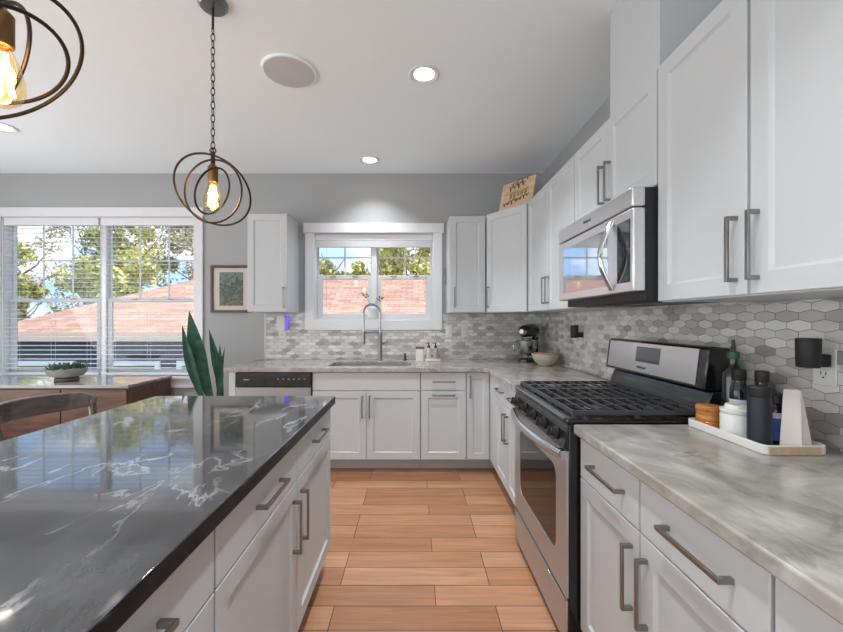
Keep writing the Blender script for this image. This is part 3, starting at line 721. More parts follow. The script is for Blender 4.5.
# oven door with a rounded window
b = MB(F)
def rz(u0, u1, z0, z1, r, n=6): return rrect(u0, u1, z0, z1, r, n)
WIN = rz(R0 + .115, R1 - .105, 0.345, 0.705, 0.05)
DO = [(R0 + .003, 0.224), (R1 - .003, 0.224), (R1 - .003, 0.800), (R0 + .003, 0.800)]
def plate_hole(b, outer, hole, n0, n1):
    ed = {0: [], 1: []}
    for lp in (outer, hole):
        A = [b.v((u, n0, z)) for u, z in lp]; B = [b.v((u, n1, z)) for u, z in lp]; n = len(lp)
        for s, V in ((0, A), (1, B)): ed[s] += [b.bm.edges.new((V[k], V[(k + 1) % n])) for k in range(n)]
        b.bridge(A, B)
    for s in (0, 1): bmesh.ops.triangle_fill(b.bm, use_beauty=True, use_dissolve=False, edges=ed[s])
plate_hole(b, DO, WIN, -0.0095, 0.0)
od = b.build('oven_door', M['steelrange'], rg, smooth=25)
b = MB(F); A = [b.v((u, -0.003, z)) for u, z in WIN]; B = [b.v((u, -0.0095, z)) for u, z in WIN]; b.bridge(A, B); b.f(A); b.f(B[::-1])
b.build('oven_window', M['blackglass'], od)
hp = []
for k in range(17):
    s = k / 16; hp.append((SXF - 0.012 - 0.046 * math.sin(math.pi * s) ** 0.7, R0 + .02 + (R1 - R0 - .04) * s, 0.782))
b = MB().tube(hp, 0.017, 12, flat=(0.9, 1.2))
for y in (R0 + .028, R1 - .028): b.box(SXF - .02, SXF + .004, y - .018, y + .018, 0.764, 0.800)
b.build('handle', M['steel'], od)
# sloped control panel with knobs
b = MB(F); P_ = [(-.0095, .802), (.0, .802), (.012, .812), (-.0085, .905), (-.0095, .905)]
A = [b.v((R0, n, z)) for n, z in P_]; B = [b.v((R1, n, z)) for n, z in P_]; b.bridge(A, B); b.f(A); b.f(B[::-1])
cpn = b.build('control_panel', M['black'], rg, bevel=0.002)
b = MB(F)
for zz, nn in ((0.893, -.0058), (0.878, -.0025)): b.box(R0 + .004, R1 - .004, nn - .001, nn + .0012, zz - .0015, zz + .0015)
b.build('pale_line', M['handle'], cpn)  # two thin pale lines along the panel
for k in range(5):
    y = R0 + .09 + k * (R1 - R0 - .18) / 4
    c0 = Vector((SXF - .006, y, 0.850)); nrm = Vector((-.974, 0, -.227)) * -1
    nrm = Vector((-.974, 0, .227))
    kb = MB().lathe([(0.026, 0.0), (0.026, 0.006), (0.019, 0.009), (0.017, 0.028), (0.014, 0.031), (0, 0.031)], c0, 20, nrm)
    kb = kb.build('knob', M['blackmat'], rg)
    t_ = Vector((.227, 0, .974)); c1 = c0 + nrm * .030; b = MB(); u_ = Vector((0, 1, 0))
    b.hexa([c1 + t_ * s1 * .019 + u_ * s2 * .004 + nrm * s3 for s1 in (-1, 1) for s2 in (-1, 1) for s3 in (-.004, .009)])
    b.build('grip', M['blackmat'], kb, bevel=0.001)
# cooktop
b = MB().box(SXF - .002, 1.20, R0 - .002, R1 + .002, 0.906, 0.925); ck = b.build('cooktop', M['black'], rg, bevel=0.008, seg=3)
b = MB().tube([(SXF + .012, R0 + .015, 0.9265), (SXF + .012, R1 - .015, 0.9265)], 0.013, 12, flat=(1.6, 0.55)); b.build('front_rim', M['rim'], ck)
b = MB()
BURN = [(SXF + .17, R0 + .14, .045), (SXF + .43, R0 + .14, .036), (SXF + .30, (R0 + R1) / 2, .05), (SXF + .17, R1 - .14, .04), (SXF + .43, R1 - .14, .045)]
for (x, y, r) in BURN:
    bn = MB().lathe([(r * 1.15, 0), (r * 1.15, .006), (r * .9, .008), (r * .9, .014), (r * .95, .015), (r * .8, .020), (0, .021)], (x, y, .9255), 24).build('burner', M['iron'], rg)
for s in range(3):
    y0 = R0 + .012 + s * (R1 - R0 - .024) / 3; y1 = y0 + (R1 - R0 - .024) / 3 - .004; x0, x1 = SXF + .035, 1.125
    b = MB(); z0, z1 = .944, .957; q = .0055
    for x in (x0, x1): b.box(x - q, x + q, y0, y1, z0 - .004, z1)
    for y in (y0 + q, y1 - q): b.box(x0, x1, y - q, y + q, z0 - .004, z1)
    for k in range(1, 9):
        x = x0 + (x1 - x0) * k / 9
        b.box(x - q * .8, x + q * .8, y0 + q, y1 - q, z0, z1 - .001)
    ym = (y0 + y1) / 2
    b.box(x0, x0 + .09, ym - q, ym + q, z0, z1 - .0005); b.box(x1 - .09, x1, ym - q, ym + q, z0, z1 - .0005); b.box((x0 + x1) / 2 - .07, (x0 + x1) / 2 + .07, ym - q, ym + q, z0, z1 - .0005)
    for x in (x0, (x0 + x1) / 2, x1):
        for y in (y0 + q, y1 - q): b.box(x - .008, x + .008, y - q, y + q, .9255, z0)
    b.build('grate', M['iron'], rg, bevel=0.0015)
# rear riser and tilted backguard
def slabXZ(prof, y0, y1, name, mat, parent, bevel=0.003):
    b = MB(); A = [b.v((x, y0, z)) for x, z in prof]; B = [b.v((x, y1, z)) for x, z in prof]; b.bridge(A, B); b.f(A); b.f(B[::-1])
    return b.build(name, mat, parent, bevel=bevel)
slabXZ([(1.135, .926), (1.142, .975), (1.165, 1.035), (1.295, 1.035), (1.295, .926)], R0 + .004, R1 - .03, 'rear_riser', M['black'], rg, 0.008)
bgd = slabXZ([(1.128, 1.040), (1.148, 1.200), (1.165, 1.210), (1.235, 1.205), (1.245, 1.036)], R0, R1, 'backguard', M['black'], rg, 0.006)
slabXZ([(1.1275, 1.054), (1.1262, 1.054), (1.1442, 1.198), (1.1455, 1.198)], R0 + .045, R1 - .03, 'fascia', M['steel'], bgd, 0)
slabXZ([(1.1325, 1.105), (1.1316, 1.105), (1.1411, 1.181), (1.142, 1.181)], 1.812, 2.005, 'display', M['display'], bgd, 0)
text_part('Whirlpool', 0.017, M['iron'], bgd, (1.1275, 1.95, 1.078), (R(90 - 7), 0, R(-90)))

# ------------------------------------------------------------------ upper cabinets
UZ0, UZ1 = 1.385, 2.312
def upper(F, u0, u1, z0, z1, doors, depth, label, loc, name='wall_cabinet'):
    c = thing(name, label, 'wall cabinet', loc)
    MB(F).box(u0, u1, -depth, 0, z0, z1).build('body', M['cab'], c)
    for (a0, a1, hu, hz) in doors:
        d = shaker(F, a0, a1, z0 + .004, z1 - .003, c)
        pull(F, hu, hz, 0.195, True, d)
    return c
YU = 3.705; DU = YW - YU - .002
F = FB(YU)
upper(F, -1.586, -1.207, 1.39, 2.322, [(-1.584, -1.209, -1.24, 1.53)], DU, 'single white wall cabinet between the framed print and the sink window', (-1.40, 3.9, 1.39))
upper(F, 0.326, 0.667, UZ0, 2.30, [(0.329, 0.665, 0.372, 1.53)], DU, 'slim white wall cabinet just right of the sink window', (0.5, 3.9, 1.385))
# diagonal corner unit
XU = 0.975; DXU = XR - XU - .002
A_, B_ = Vector((0.671, 3.685, 0)), Vector((0.955, 3.318, 0))
U_ = (B_ - A_).normalized(); N_ = Vector((U_.y, -U_.x, 0)); N_ = N_ if N_.y < 0 else -N_
c = thing('wall_cabinet', 'angled white corner wall cabinet below the wooden sign', 'wall cabinet', (1.05, 3.75, 1.385))
off = N_ * 0.02
a2, b2 = A_ - off, B_ - off
MB().prism([(a2.x, a2.y), (b2.x, b2.y), (1.318, b2.y), (1.318, YW - .002), (a2.x, YW - .002)], UZ0, UZ1).build('body', M['cab'], c)
F = (tuple(a2), tuple(U_), tuple(N_)); W_ = (B_ - A_).length
d = shaker(F, 0.006, W_ - 0.006, UZ0 + .004, UZ1 - .003, c); pull(F, 0.035, 1.53, 0.195, True, d)
F = FR(XU)
upper(F, 2.339, 3.300, UZ0, UZ1, [(2.817, 3.286, 2.850, 1.53), (2.342, 2.813, 2.780, 1.53)], DXU, 'white two-door wall cabinet left of the microwave on the right wall', (1.15, 2.8, 1.385))
upper(F, 1.540, 2.337, 1.846, UZ1, [(1.942, 2.334, 1.972, 1.995), (1.543, 1.938, 1.908, 1.995)], DXU, 'short white two-door cabinet directly above the microwave', (1.15, 1.94, 1.846))
upper(F, 0.705, 1.537, UZ0, UZ1, [(1.124, 1.534, 1.158, 1.525), (0.708, 1.112, 1.085, 1.525)], DXU, 'large white two-door wall cabinet nearest the camera', (1.15, 1.1, 1.385))
b = MB().box(0.965, XR - .002, 1.540, 1.930, UZ1 + .001, HC - .001)
tag(b.build('vent_chase', M['cab'], bevel=0.002), 'white boxed vent chase rising from the short cabinet to the ceiling', 'vent chase')

# ------------------------------------------------------------------ microwave
MXF = 0.862; m0, m1, mz0, mz1 = 1.540, 2.334, 1.425, 1.843
mw = thing('microwave', 'stainless over-range microwave with bowed handle, mounted above the gas range', 'microwave', (1.1, 1.937, 1.425))
MB().box(MXF + .05, XR - .012, m0 + .004, m1 - .004, mz0 - .034, mz1).build('body', M['blackmat'], mw, bevel=0.003)
F = FR(MXF)
MB(F).box(m0, m1, -.049, 0.004, 1.767, mz1).build('vent_panel', M['steelmicro'], mw, bevel=0.005)
md = MB(F).box(m0, m1, -.049, 0, mz0 + .004, 1.762).build('door', M['steelmicro'], mw, bevel=0.005)
MB(F).box(1.745, 2.275, -.002, 0.0012, 1.468, 1.722).build('door_window', M['mirrorglass'], md, bevel=0.001)
MB(F).box(1.562, 1.662, -.002, 0.0015, 1.468, 1.722).build('keypad', M['blackglass'], mw, bevel=0.001)
hp = [(MXF - .004 - .052 * math.sin(math.pi * k / 14), 1.700, 1.445 + .295 * k / 14) for k in range(15)]
MB().tube(hp, 0.013, 12, flat=(1.0, 0.8)).build('handle', M['chrome'], md)
text_part('Whirlpool', 0.020, M['iron'], mw, (MXF - .0050, 1.945, 1.808), (R(90), 0, R(-90)))
b = MB()
for k in range(2): b.box(1.0, 1.18, m0 + .06 + k * .37, m0 + .37 + k * .37, mz0 - .038, mz0 - .0345)
b.build('grease_filter', M['iron'], mw)

# ------------------------------------------------------------------ island
IX = -0.468; IY1 = 2.075
F = FI(IX)
isl = [('white island cabinet with drawer and door at the far end of the island', 1.484, 2.070, 1.525),
       ('white island cabinet in the middle, its door pull next to the far one', 0.876, 1.480, 1.430),
       ('white island cabinet nearest the camera, cut off by the lower edge', 0.262, 0.872, 0.82)]
for lab, u0, u1, hu in isl:
    c = thing('island_cabinet', lab, 'island cabinet', (-0.78, (u0 + u1) / 2, 0), 'cabinets of the island')
    MB(F).box(u0 - .001, u1 + .001, -0.60, 0, TOE, TOP - .004).build('body', M['cabin'], c)
    MB(F).box(u0 - .001, u1 + .001, -0.60, -.06, 0.001, TOE).build('toe_kick', M['cabin'], c)
    d = slab(F, u0 + .002, u1 - .002, RZ0 - .002, RZ1 - .006, c); pull(F, (u0 + u1) / 2 + .02, 0.785, 0.2, False, d)
    d = shaker(F, u0 + .002, u1 - .002, DZ0, DZ1 - .002, c); pull(F, hu, 0.555, 0.195, True, d)
MB().box(-1.09, -1.07, 0.262, 2.070, 0.001, TOP - .004).build('island_back_panel', M['cab'], bevel=0.002)
tag(bpy.data.objects['island_back_panel'], 'white panel closing the seating side of the island', 'panel')
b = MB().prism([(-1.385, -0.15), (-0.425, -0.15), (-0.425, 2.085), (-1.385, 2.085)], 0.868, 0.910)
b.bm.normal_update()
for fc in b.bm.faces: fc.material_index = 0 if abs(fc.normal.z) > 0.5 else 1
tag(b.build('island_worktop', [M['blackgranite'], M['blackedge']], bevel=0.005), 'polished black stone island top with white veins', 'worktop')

# ------------------------------------------------------------------ pendants, recessed lights, speaker
def pendant(loc, label, drop_z, rings, dz):
    x, y = loc
    p = thing('pendant_light', label, 'pendant light', (x, y, drop_z), 'orb pendants over the island')
    cz = drop_z                                          # bulb centre height
    MB().lathe([(0.0, -.028), (0.055, -.026), (0.066, -.015), (0.068, -.001)], (x, y, HC)).build('ceiling_canopy', M['handle'], p)
    st = cz + .205
    MB().cyl((x, y, HC - .125), (x, y, HC - .027), 0.0055, n=10).build('stem', M['bronze'], p)
    b = MB(); z = HC - .120; k = 0
    while z > st + 0.005:
        ln, wd = 0.020, 0.009
        c = Vector((x, y, z - ln * .72)); a = Vector((1, 0, 0)) if k % 2 else Vector((0, 1, 0))
        b.tube([c + a * wd * math.cos(2 * math.pi * s / 14) + Vector((0, 0, ln * math.sin(2 * math.pi * s / 14))) for s in range(14)], 0.0022, 6, closed=True)
        z -= ln * 1.62; k += 1
    b.build('chain', M['bronze'], p)
    b = MB().lathe([(0.0, .20), (0.010, .198), (0.010, .14), (0.012, .135)][::-1], (x, y, cz))
    b.tube([Vector((x, y, st)) + Vector((.014 * math.cos(s * math.pi / 8), 0, .014 * math.sin(s * math.pi / 8))) for s in range(16)], 0.003, 6, closed=True)
    b.build('hanger', M['bronze'], p)
    MB().lathe([(0.021, .052), (0.023, .056), (0.023, .125), (0.013, .137), (0.010, .14)], (x, y, cz)).build('socket', M['brass'], p)
    c = Vector((x, y, cz + dz))
    for a, bb, r in rings:
        a = Vector(a).normalized(); bb = Vector(bb); bb = (bb - a * bb.dot(a)).normalized()
        b = MB().tube([c + a * r * math.cos(2 * math.pi * k / 64) + bb * r * math.sin(2 * math.pi * k / 64) for k in range(64)], 0.0048, 8, closed=True)
        b.build('ring', M['bronze'], p)
    bu = MB().lathe([(0, -.088), (0.015, -.086), (0.033, -.072), (0.042, -.048), (0.041, -.024), (0.032, .014), (0.021, .040), (0.015, .052)], (x, y, cz)).build('bulb', M['bulb'], p)
    b = MB()
    for k in range(8):
        a = k * math.pi / 4
        b.cyl((x + .022 * math.cos(a), y + .022 * math.sin(a), cz - .058), (x + .010 * math.cos(a + .5), y + .010 * math.sin(a + .5), cz + .036), 0.0019, n=6)
    b.build('filament', M['filament'], bu)
    l = lamp('bulb_light', 'POINT', (0, 0, 0), 2.0, (1.0, 0.72, 0.40), shadow_soft_size=0.03); l.parent = p
    return p
pendant((-0.969, 1.87), 'three-ring pendant hanging on a full chain over the island, seen whole', 1.922, (((.825, -.356, .439), (.565, .519, -.642), .1746), ((.818, -.102, -.566), (-.556, .113, -.823), .1493), ((-.393, -.574, -.718), (-.184, .814, -.551), .113)), .010)
pendant((-0.955, 0.90), 'near three-ring pendant cut off by the upper left corner', 1.895, (((.364, .769, .525), (-.655, .612, -.443), .1817), ((-.525, .755, -.393), (.621, .655, .431), .1278), ((.623, -.527, .578), (-.13, .659, .741), .1239)), .025)
def recessed(x, y, label, e):
    p = thing('recessed_light', label, 'recessed light', (x, y, HC - .012), 'recessed ceiling lights')
    b = MB(); n = 32
    prof = [(0.092, -.0005), (0.094, -.006), (0.088, -.010), (0.070, -.008), (0.060, -.0012)]
    Ls = [b.ring((x, y, HC + h), (0, 0, 1), r, n) for r, h in prof]
    for A, B in zip(Ls, Ls[1:]): b.bridge(A, B)
    b.bridge(Ls[-1], Ls[0]); b.build('trim_ring', M['trim'], p)
    MB().cyl((x, y, HC - .0045), (x, y, HC - .0012), 0.060, n=n).build('lens', M['led'], p)
    l = lamp('downlight', 'AREA', (0, 0, 0), e, (0.92, 0.975, 1.0), shape='DISK', size=0.11, spread=R(105)); l.parent = p
    return p
recessed(0.056, 2.41, 'recessed ceiling light above the aisle, the nearest one', 12)
recessed(-0.43, 3.70, 'recessed ceiling light close to the wall above the sink window', 6)
recessed(-3.25, 3.07, 'recessed ceiling light at the left picture edge near the twin window', 13)
recessed(0.056, 0.62, 'ceiling light added as fill above the aisle near the camera, out of the picture', 10)  # unseen fixture added to brighten the near counter and floor
recessed(-2.3, 0.5, 'ceiling light added as fill beyond the island seating, out of the picture', 20)  # second unseen fixture, added for more overall brightness
p = thing('ceiling_speaker', 'round grey flush speaker in the ceiling right of the pendant chain', 'speaker', (-0.766, 2.38, HC - .014))
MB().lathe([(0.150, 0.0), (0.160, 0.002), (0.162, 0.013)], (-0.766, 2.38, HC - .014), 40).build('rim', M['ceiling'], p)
MB().lathe([(0.0, -.003), (0.10, -.0025), (0.150, -.0005), (0.152, 0.004)], (-0.766, 2.38, HC - .014), 40).build('grille', M['grille'], p)

# ------------------------------------------------------------------ blinds
def blind(x0, x1, z0, z1, label):
    p = thing('window_blind', label, 'blind', ((x0 + x1) / 2, YW + .035, z0), 'blinds of the twin window')
    MB().box(x0, x1, YW + .006, YW + .055, z1 - .085, z1 - .007).build('valance', M['slat'], p, bevel=0.003)
    b = MB(); z = z1 - .115
    while z > z0 + .05:
        b.hexa([(x, YW + yy, z + (yy - .03) * .06 + s) for x in (x0 + .004, x1 - .004) for yy in (.010, .056) for s in (-.0011, .0011)])
        z -= .047
    b.build('slats', M['slat'], p)
    MB().box(x0 + .003, x1 - .003, YW + .010, YW + .054, z0 + .008, z0 + .03).build('bottom_rail', M['slat'], p, bevel=0.002)
    b = MB()
    for s in (.12, .5, .88):
        x = x0 + (x1 - x0) * s
        for yy in (.009, .057): b.cyl((x, YW + yy, z0 + .02), (x, YW + yy, z1 - .08), 0.0011, n=6)
    b.build('ladder_cords', M['cord'], p)
    b = MB(); x = x1 - .085
    b.cyl((x, YW + .003, z1 - .17), (x, YW + .003, z1 - .085), .0012, n=6); b.lathe([(0.003, 0), (0.006, .004), (0.004, .022), (.002, .026)], (x, YW + .003, z1 - .195), 10)
    b.build('pull_cord', M['blackmat'], p)
blind(LW[0] + .010, xm - .012, LW[2] + .002, LW[3], 'lowered white slatted blind in the left half of the twin window')
blind(xm + .012, LW[1] - .010, LW[2] + .002, LW[3], 'lowered white slatted blind in the right half of the twin window')
p = thing('window_blind', 'white blind raised and bunched at the top of the sink window', 'blind', (-0.43, YW + .03, 2.08))
MB().box(KW[0] + .008, KW[1] - .008, YW + .006, YW + .058, 2.145, 2.203).build('valance', M['slat'], p, bevel=0.003)
b = MB()
for k in range(14): b.box(KW[0] + .012, KW[1] - .012, YW + .010, YW + .054, 2.075 + k * .005, 2.0785 + k * .005)
b.build('slats', M['slat'], p)
b = MB()
for x in (-0.925, 0.115): b.cyl((x, YW + .012, 1.42), (x, YW + .012, 2.075), .0012, n=6)
b.build('pull_cord', M['blackmat'], p)

# ------------------------------------------------------------------ outlets, switches, plug-ins
def plate(F, u, z, label, switch=False, group=None):
    c = MB(F).P((u, .010, z))
    p = thing('outlet_plate' if not switch else 'switch_plate', label, 'outlet' if not switch else 'switch', c, group)
    MB(F).box(u - .036, u + .036, .0095, .0145, z - .060, z + .060).build('cover', M['plastic'], p, bevel=0.003)
    if switch:
        MB(F).box(u - .017, u + .017, .0145, .018, z - .034, z + .034).build('rocker', M['white'], p, bevel=0.002)
    else:
        for s in (-1, 1):
            zz = z + s * .0235
            rc = MB(F).box(u - .017, u + .017, .0145, .0165, zz - .017, zz + .017).build('receptacle', M['white'], p, bevel=0.004)
            b = MB(F); b.box(u - .009, u - .006, .0165, .0169, zz - .002, zz + .009); b.box(u + .006, u + .009, .0165, .0169, zz - .001, zz + .009); b.box(u - .003, u + .003, .0165, .0169, zz - .012, zz - .007)
            b.build('slots', M['slot'], rc)
    return p
FBk = FB(YW); FRt = FR(XR)
plate(FBk, -1.372, 1.185, 'white outlet on the tiles below the single left wall cabinet')
plate(FBk, 0.352, 1.197, 'white switch plate on the tiles, the one next to the sink window', True, 'switch plates right of the sink window')
plate(FBk, 0.513, 1.197, 'white switch plate on the tiles, the one farther right of the sink window', True, 'switch plates right of the sink window')
plate(FRt, 3.03, 1.195, 'white outlet on the right wall tiles between stand mixer and range')
plate(FRt, 1.245, 1.165, 'white outlet on the right wall tiles above the tray of jars')
p = thing('plug_in_light', 'white plug-in light with a violet glowing side in the left outlet', 'night light', (-1.372, YW - .03, 1.27))
b = MB(); b.prism(rrect(-1.418, -1.326, 0, .05, .018), 0, .05); 
bm2 = b.bm
for v in bm2.verts:
    x, y, z = v.co; v.co = (x, YW - .0175 - z, 1.205 + y * 3.1)
b.build('housing', M['plastic'], p, bevel=0.004)
MB().box(-1.325, -1.312, YW - .055, YW - .020, 1.225, 1.345).build('glow_panel', M['violet'], p, bevel=0.004)
def diffuser(u, z, r, h, label, uo):
    c = MB(FRt).P((u, .05, z))
    p = thing('plug_in_speaker', label, 'plug-in device', c, 'black plug-in cylinders')
    MB(FRt).box(u - .020, u + .020, .0175, .048, z - .045, z - .005).build('plug_block', M['blackmat'], p, bevel=0.004)
    q = MB(FRt).P((uo, .082, z - h * .5))
    MB().lathe([(r * .88, 0), (r * .95, .004), (r, h - .006), (r * .97, h - .001), (r * .9, h)], q, 28).build('cylinder_body', M['blackmat'], p)
diffuser(3.03, 1.225, .030, .098, 'black plug-in cylinder on the outlet nearer the stand mixer', 3.03)
diffuser(1.238, 1.212, .031, .092, 'black plug-in cylinder on the outlet above the tray of jars', 1.228)
p = MB(FBk).box(0.300, 0.322, .001, .014, 1.69, 1.85).build('wall_fitting', M['handle'], bevel=0.005, loc=(0.311, YW, 1.69))  # slim grey piece on the wall, use unknown
tag(p, 'slim grey fitting on the wall between sink window and slim wall cabinet', 'wall fitting')

# ------------------------------------------------------------------ framed print
p = thing('framed_print', 'small dark-framed landscape print with cream mat, right of the twin window', 'picture', (-1.90, YW, 1.39))
x0, x1, z0, z1 = -2.112, -1.690, 1.392, 1.880
b = MB(); fw = .026
for (a0, a1, c0, c1) in ((x0, x1, z0, z0 + fw), (x0, x1, z1 - fw, z1), (x0, x0 + fw, z0 + fw, z1 - fw), (x1 - fw, x1, z0 + fw, z1 - fw)): b.box(a0, a1, YW - .026, YW - .001, c0, c1)
b.build('frame', M['framewood'], p, bevel=0.003)
MB().box(x0 + fw, x1 - fw, YW - .012, YW - .002, z0 + fw, z1 - fw).build('mat_board', M['mat'], p)
MB().box(x0 + .088, x1 - .088, YW - .0135, YW - .0121, z0 + .070, z1 - .070).build('landscape', M['print'], p)

# ------------------------------------------------------------------ sideboard + planter
p = thing('sideboard', 'walnut sideboard with window sheen painted on its top below the twin window', 'sideboard', (-3.33, 3.66, 0))
sx0, sx1, sy0, sy1 = -4.22, -2.475, 3.365, 3.975
MB().box(sx0, sx1, sy0, sy1, .725, .752).build('top', M['walnuttop'], p, bevel=0.004)
MB().box(sx0 + .012, sx1 - .012, sy0 + .022, sy1 - .005, .10, .7245).build('carcass', M['walnut'], p, bevel=0.003)
for k in range(3):
    a0 = sx0 + .014 + k * (sx1 - sx0 - .028) / 3; a1 = a0 + (sx1 - sx0 - .028) / 3 - .006
    for (c0, c1, kz) in ((.30, .712, .484), (.11, .292, .20)):
        d = MB().box(a0 + .003, a1, sy0 + .004, sy0 + .0215, c0, c1).build('drawer', M['walnut'], p, bevel=0.003)
        MB().lathe([(0.007, 0), (0.007, .010), (0.015, .016), (0.014, .024), (0, .026)], ((a0 + a1) / 2, sy0 + .004, kz), 16, (0, -1, 0)).build('knob', M['brass'], d)
for x in (sx0 + .08, sx1 - .08):
    for y in (sy0 + .08, sy1 - .08): MB().cyl((x, y, 0.0005), (x, y, .0995), .016, .024, n=14).build('leg', M['walnut'], p)
p = thing('bowl_planter', 'grey footed bowl of trailing succulents on the sideboard', 'planter', (-3.23, 3.62, .753))
c = (-3.23, 3.62, .753)
MB().lathe([(.085, 0), (.092, .004), (.088, .030), (.07, .034)], c).build('foot', M['potdark'], p)
MB().lathe([(.072, .0345), (.12, .045), (.148, .085), (.150, .112), (.142, .118), (.136, .110), (.10, .095), (0, .092)], c).build('bowl', M['pot'], p)
rnd = random.Random(4); b = MB()
for k in range(240):
    a = rnd.uniform(0, 2 * math.pi); rr = .15 * math.sqrt(rnd.random()); base = Vector((c[0] + rr * math.cos(a), c[1] + rr * math.sin(a), c[2] + .098 + rnd.uniform(0, .03)))
    d = Vector((math.cos(a) * rr * 5 + rnd.uniform(-.5, .5), math.sin(a) * rr * 5 + rnd.uniform(-.5, .5), rnd.uniform(.3, 1.0))).normalized()
    L = rnd.uniform(.03, .062); s = d.cross(Vector((0, 0, 1))).normalized() * rnd.uniform(.007, .012); u = s.cross(d).normalized() * .004
    t = base + d * L; m_ = base + d * L * .55
    V = [b.v(q) for q in (base, m_ + s, t, m_ - s, m_ + u, m_ - u)]
    for q in ((0, 1, 4), (1, 2, 4), (2, 3, 4), (3, 0, 4), (1, 0, 5), (2, 1, 5), (3, 2, 5), (0, 3, 5)): b.f([V[i] for i in q])
b.build('foliage', M['succulent'], p)

# ------------------------------------------------------------------ snake plant
p = thing('snake_plant', 'tall dark green snake plant between the sideboard and the counter', 'plant', (-1.83, 3.66, 0))
c = Vector((-1.83, 3.66, 0.0005))
MB().lathe([(.09, 0), (.11, .01), (.14, .30), (.145, .33), (.132, .33), (.125, .30), (0, .295)], c).build('pot', M['pot'], p)
def leaf(base, tip, wid, bend, fold):
    b = MB(); base, tip = Vector(base), Vector(tip); n = 14; rows = []
    ax = (tip - base); sd = Vector((1, 0.25, 0)).normalized(); sd = (sd - ax.normalized() * sd.dot(ax.normalized())).normalized(); nn = ax.normalized().cross(sd)
    for k in range(n + 1):
        s = k / n; wv = wid * (0.30 + 0.70 * max(0, min(1, (s - .22) / .38)) ** .9) * (1 if s < .66 else max(0.0, 1 - ((s - .66) / .34) ** 1.4))
        ct = base + ax * s + sd * bend * math.sin(math.pi * s) + nn * .012 * math.sin(math.pi * 2 * s)
        wv = max(wv, .0006); th = .0028 * (1 - .6 * s)
        rows.append([b.v(ct - sd * wv / 2), b.v(ct + nn * (fold * wv + th)), b.v(ct + sd * wv / 2), b.v(ct + nn * (fold * wv - th))])
    for A, B in zip(rows, rows[1:]): b.bridge(A, B)
    b.f(rows[0][::-1]); b.f(rows[-1])
    return b.build('leaf', M['snake'], p)
zb = .29
leaf((-1.820, 3.66, zb), (-2.120, 3.66, 1.405), .150, -.03, .16)
leaf((-1.850, 3.62, zb), (-2.150, 3.60, 1.275), .085, -.035, .2)
leaf((-1.820, 3.69, zb), (-1.935, 3.66, 1.235), .080, .03, .2)
leaf((-1.850, 3.70, zb), (-1.890, 3.70, 1.000), .055, .015, .2)
leaf((-1.880, 3.66, zb), (-1.830, 3.66, 1.09), .062, .02, .2)
leaf((-1.860, 3.63, zb), (-1.765, 3.62, 1.065), .042, -.01, .2)

# ------------------------------------------------------------------ counter stool (its back shows at the left)
p = thing('counter_stool', 'dark bentwood stool back showing beyond the island at the left edge', 'stool', (-1.62, 1.80, 0))
def U(t, w=.245, d=.20, cx=-1.62, cy=1.80):               # plan curve of the back rail, t in -1..1
    a = t * R(82); return Vector((cx - .02 - d * math.cos(a), cy + w * math.sin(a), 0))
rows = []; b = MB(); n = 28
for k in range(n + 1):
    t = -1 + 2 * k / n; q = U(t); e = 1 - abs(t) ** 4 * .55
    zt = .950 - .012 * t * t - .02 * max(0, abs(t) - .8) / .2; zl = zt - .075 * e - .02
    o_ = (U(t) - Vector((-1.60, 1.80, 0))).normalized()
    rows.append([b.v(q + o_ * .010 + Vector((0, 0, zt))), b.v(q - o_ * .012 + Vector((0, 0, zt - .004))), b.v(q - o_ * .012 + Vector((0, 0, zl))), b.v(q + o_ * .010 + Vector((0, 0, zl)))])
for A, B in zip(rows, rows[1:]): b.bridge(A, B)
b.f(rows[0][::-1]); b.f(rows[-1]); b.build('back_rail', M['stoolwood'], p, smooth=60, bevel=0.005)
for s in (-1, 1):
    q = U(s * .93); MB().tube([(q.x, q.y, .90), (q.x + .02, q.y - s * .012, .78), (q.x + .03, q.y - s * .03, .655)], [.017, .016, .018], 12).build('back_post', M['stoolwood'], p)
b = MB(); b.prism(rrect(-1.83, -1.43, 1.60, 2.00, .07), .63, .668); b.build('seat', M['stoolwood'], p, bevel=0.012, seg=3)
for sx in (-1, 1):
    for sy in (-1, 1): MB().cyl((-1.63 + sx * .21, 1.80 + sy * .20, .0005), (-1.63 + sx * .15, 1.80 + sy * .15, .629), .013, .019, n=14).build('leg', M['stoolwood'], p)
b = MB(); z = .22; k_ = .19
for a0, a1 in (((-1, -1), (1, -1)), ((1, -1), (1, 1)), ((1, 1), (-1, 1)), ((-1, 1), (-1, -1))): b.cyl((-1.63 + a0[0] * k_, 1.80 + a0[1] * .183, z), (-1.63 + a1[0] * k_, 1.80 + a1[1] * .183, z), .009, n=10)
b.build('foot_rail', M['stoolwood'], p)

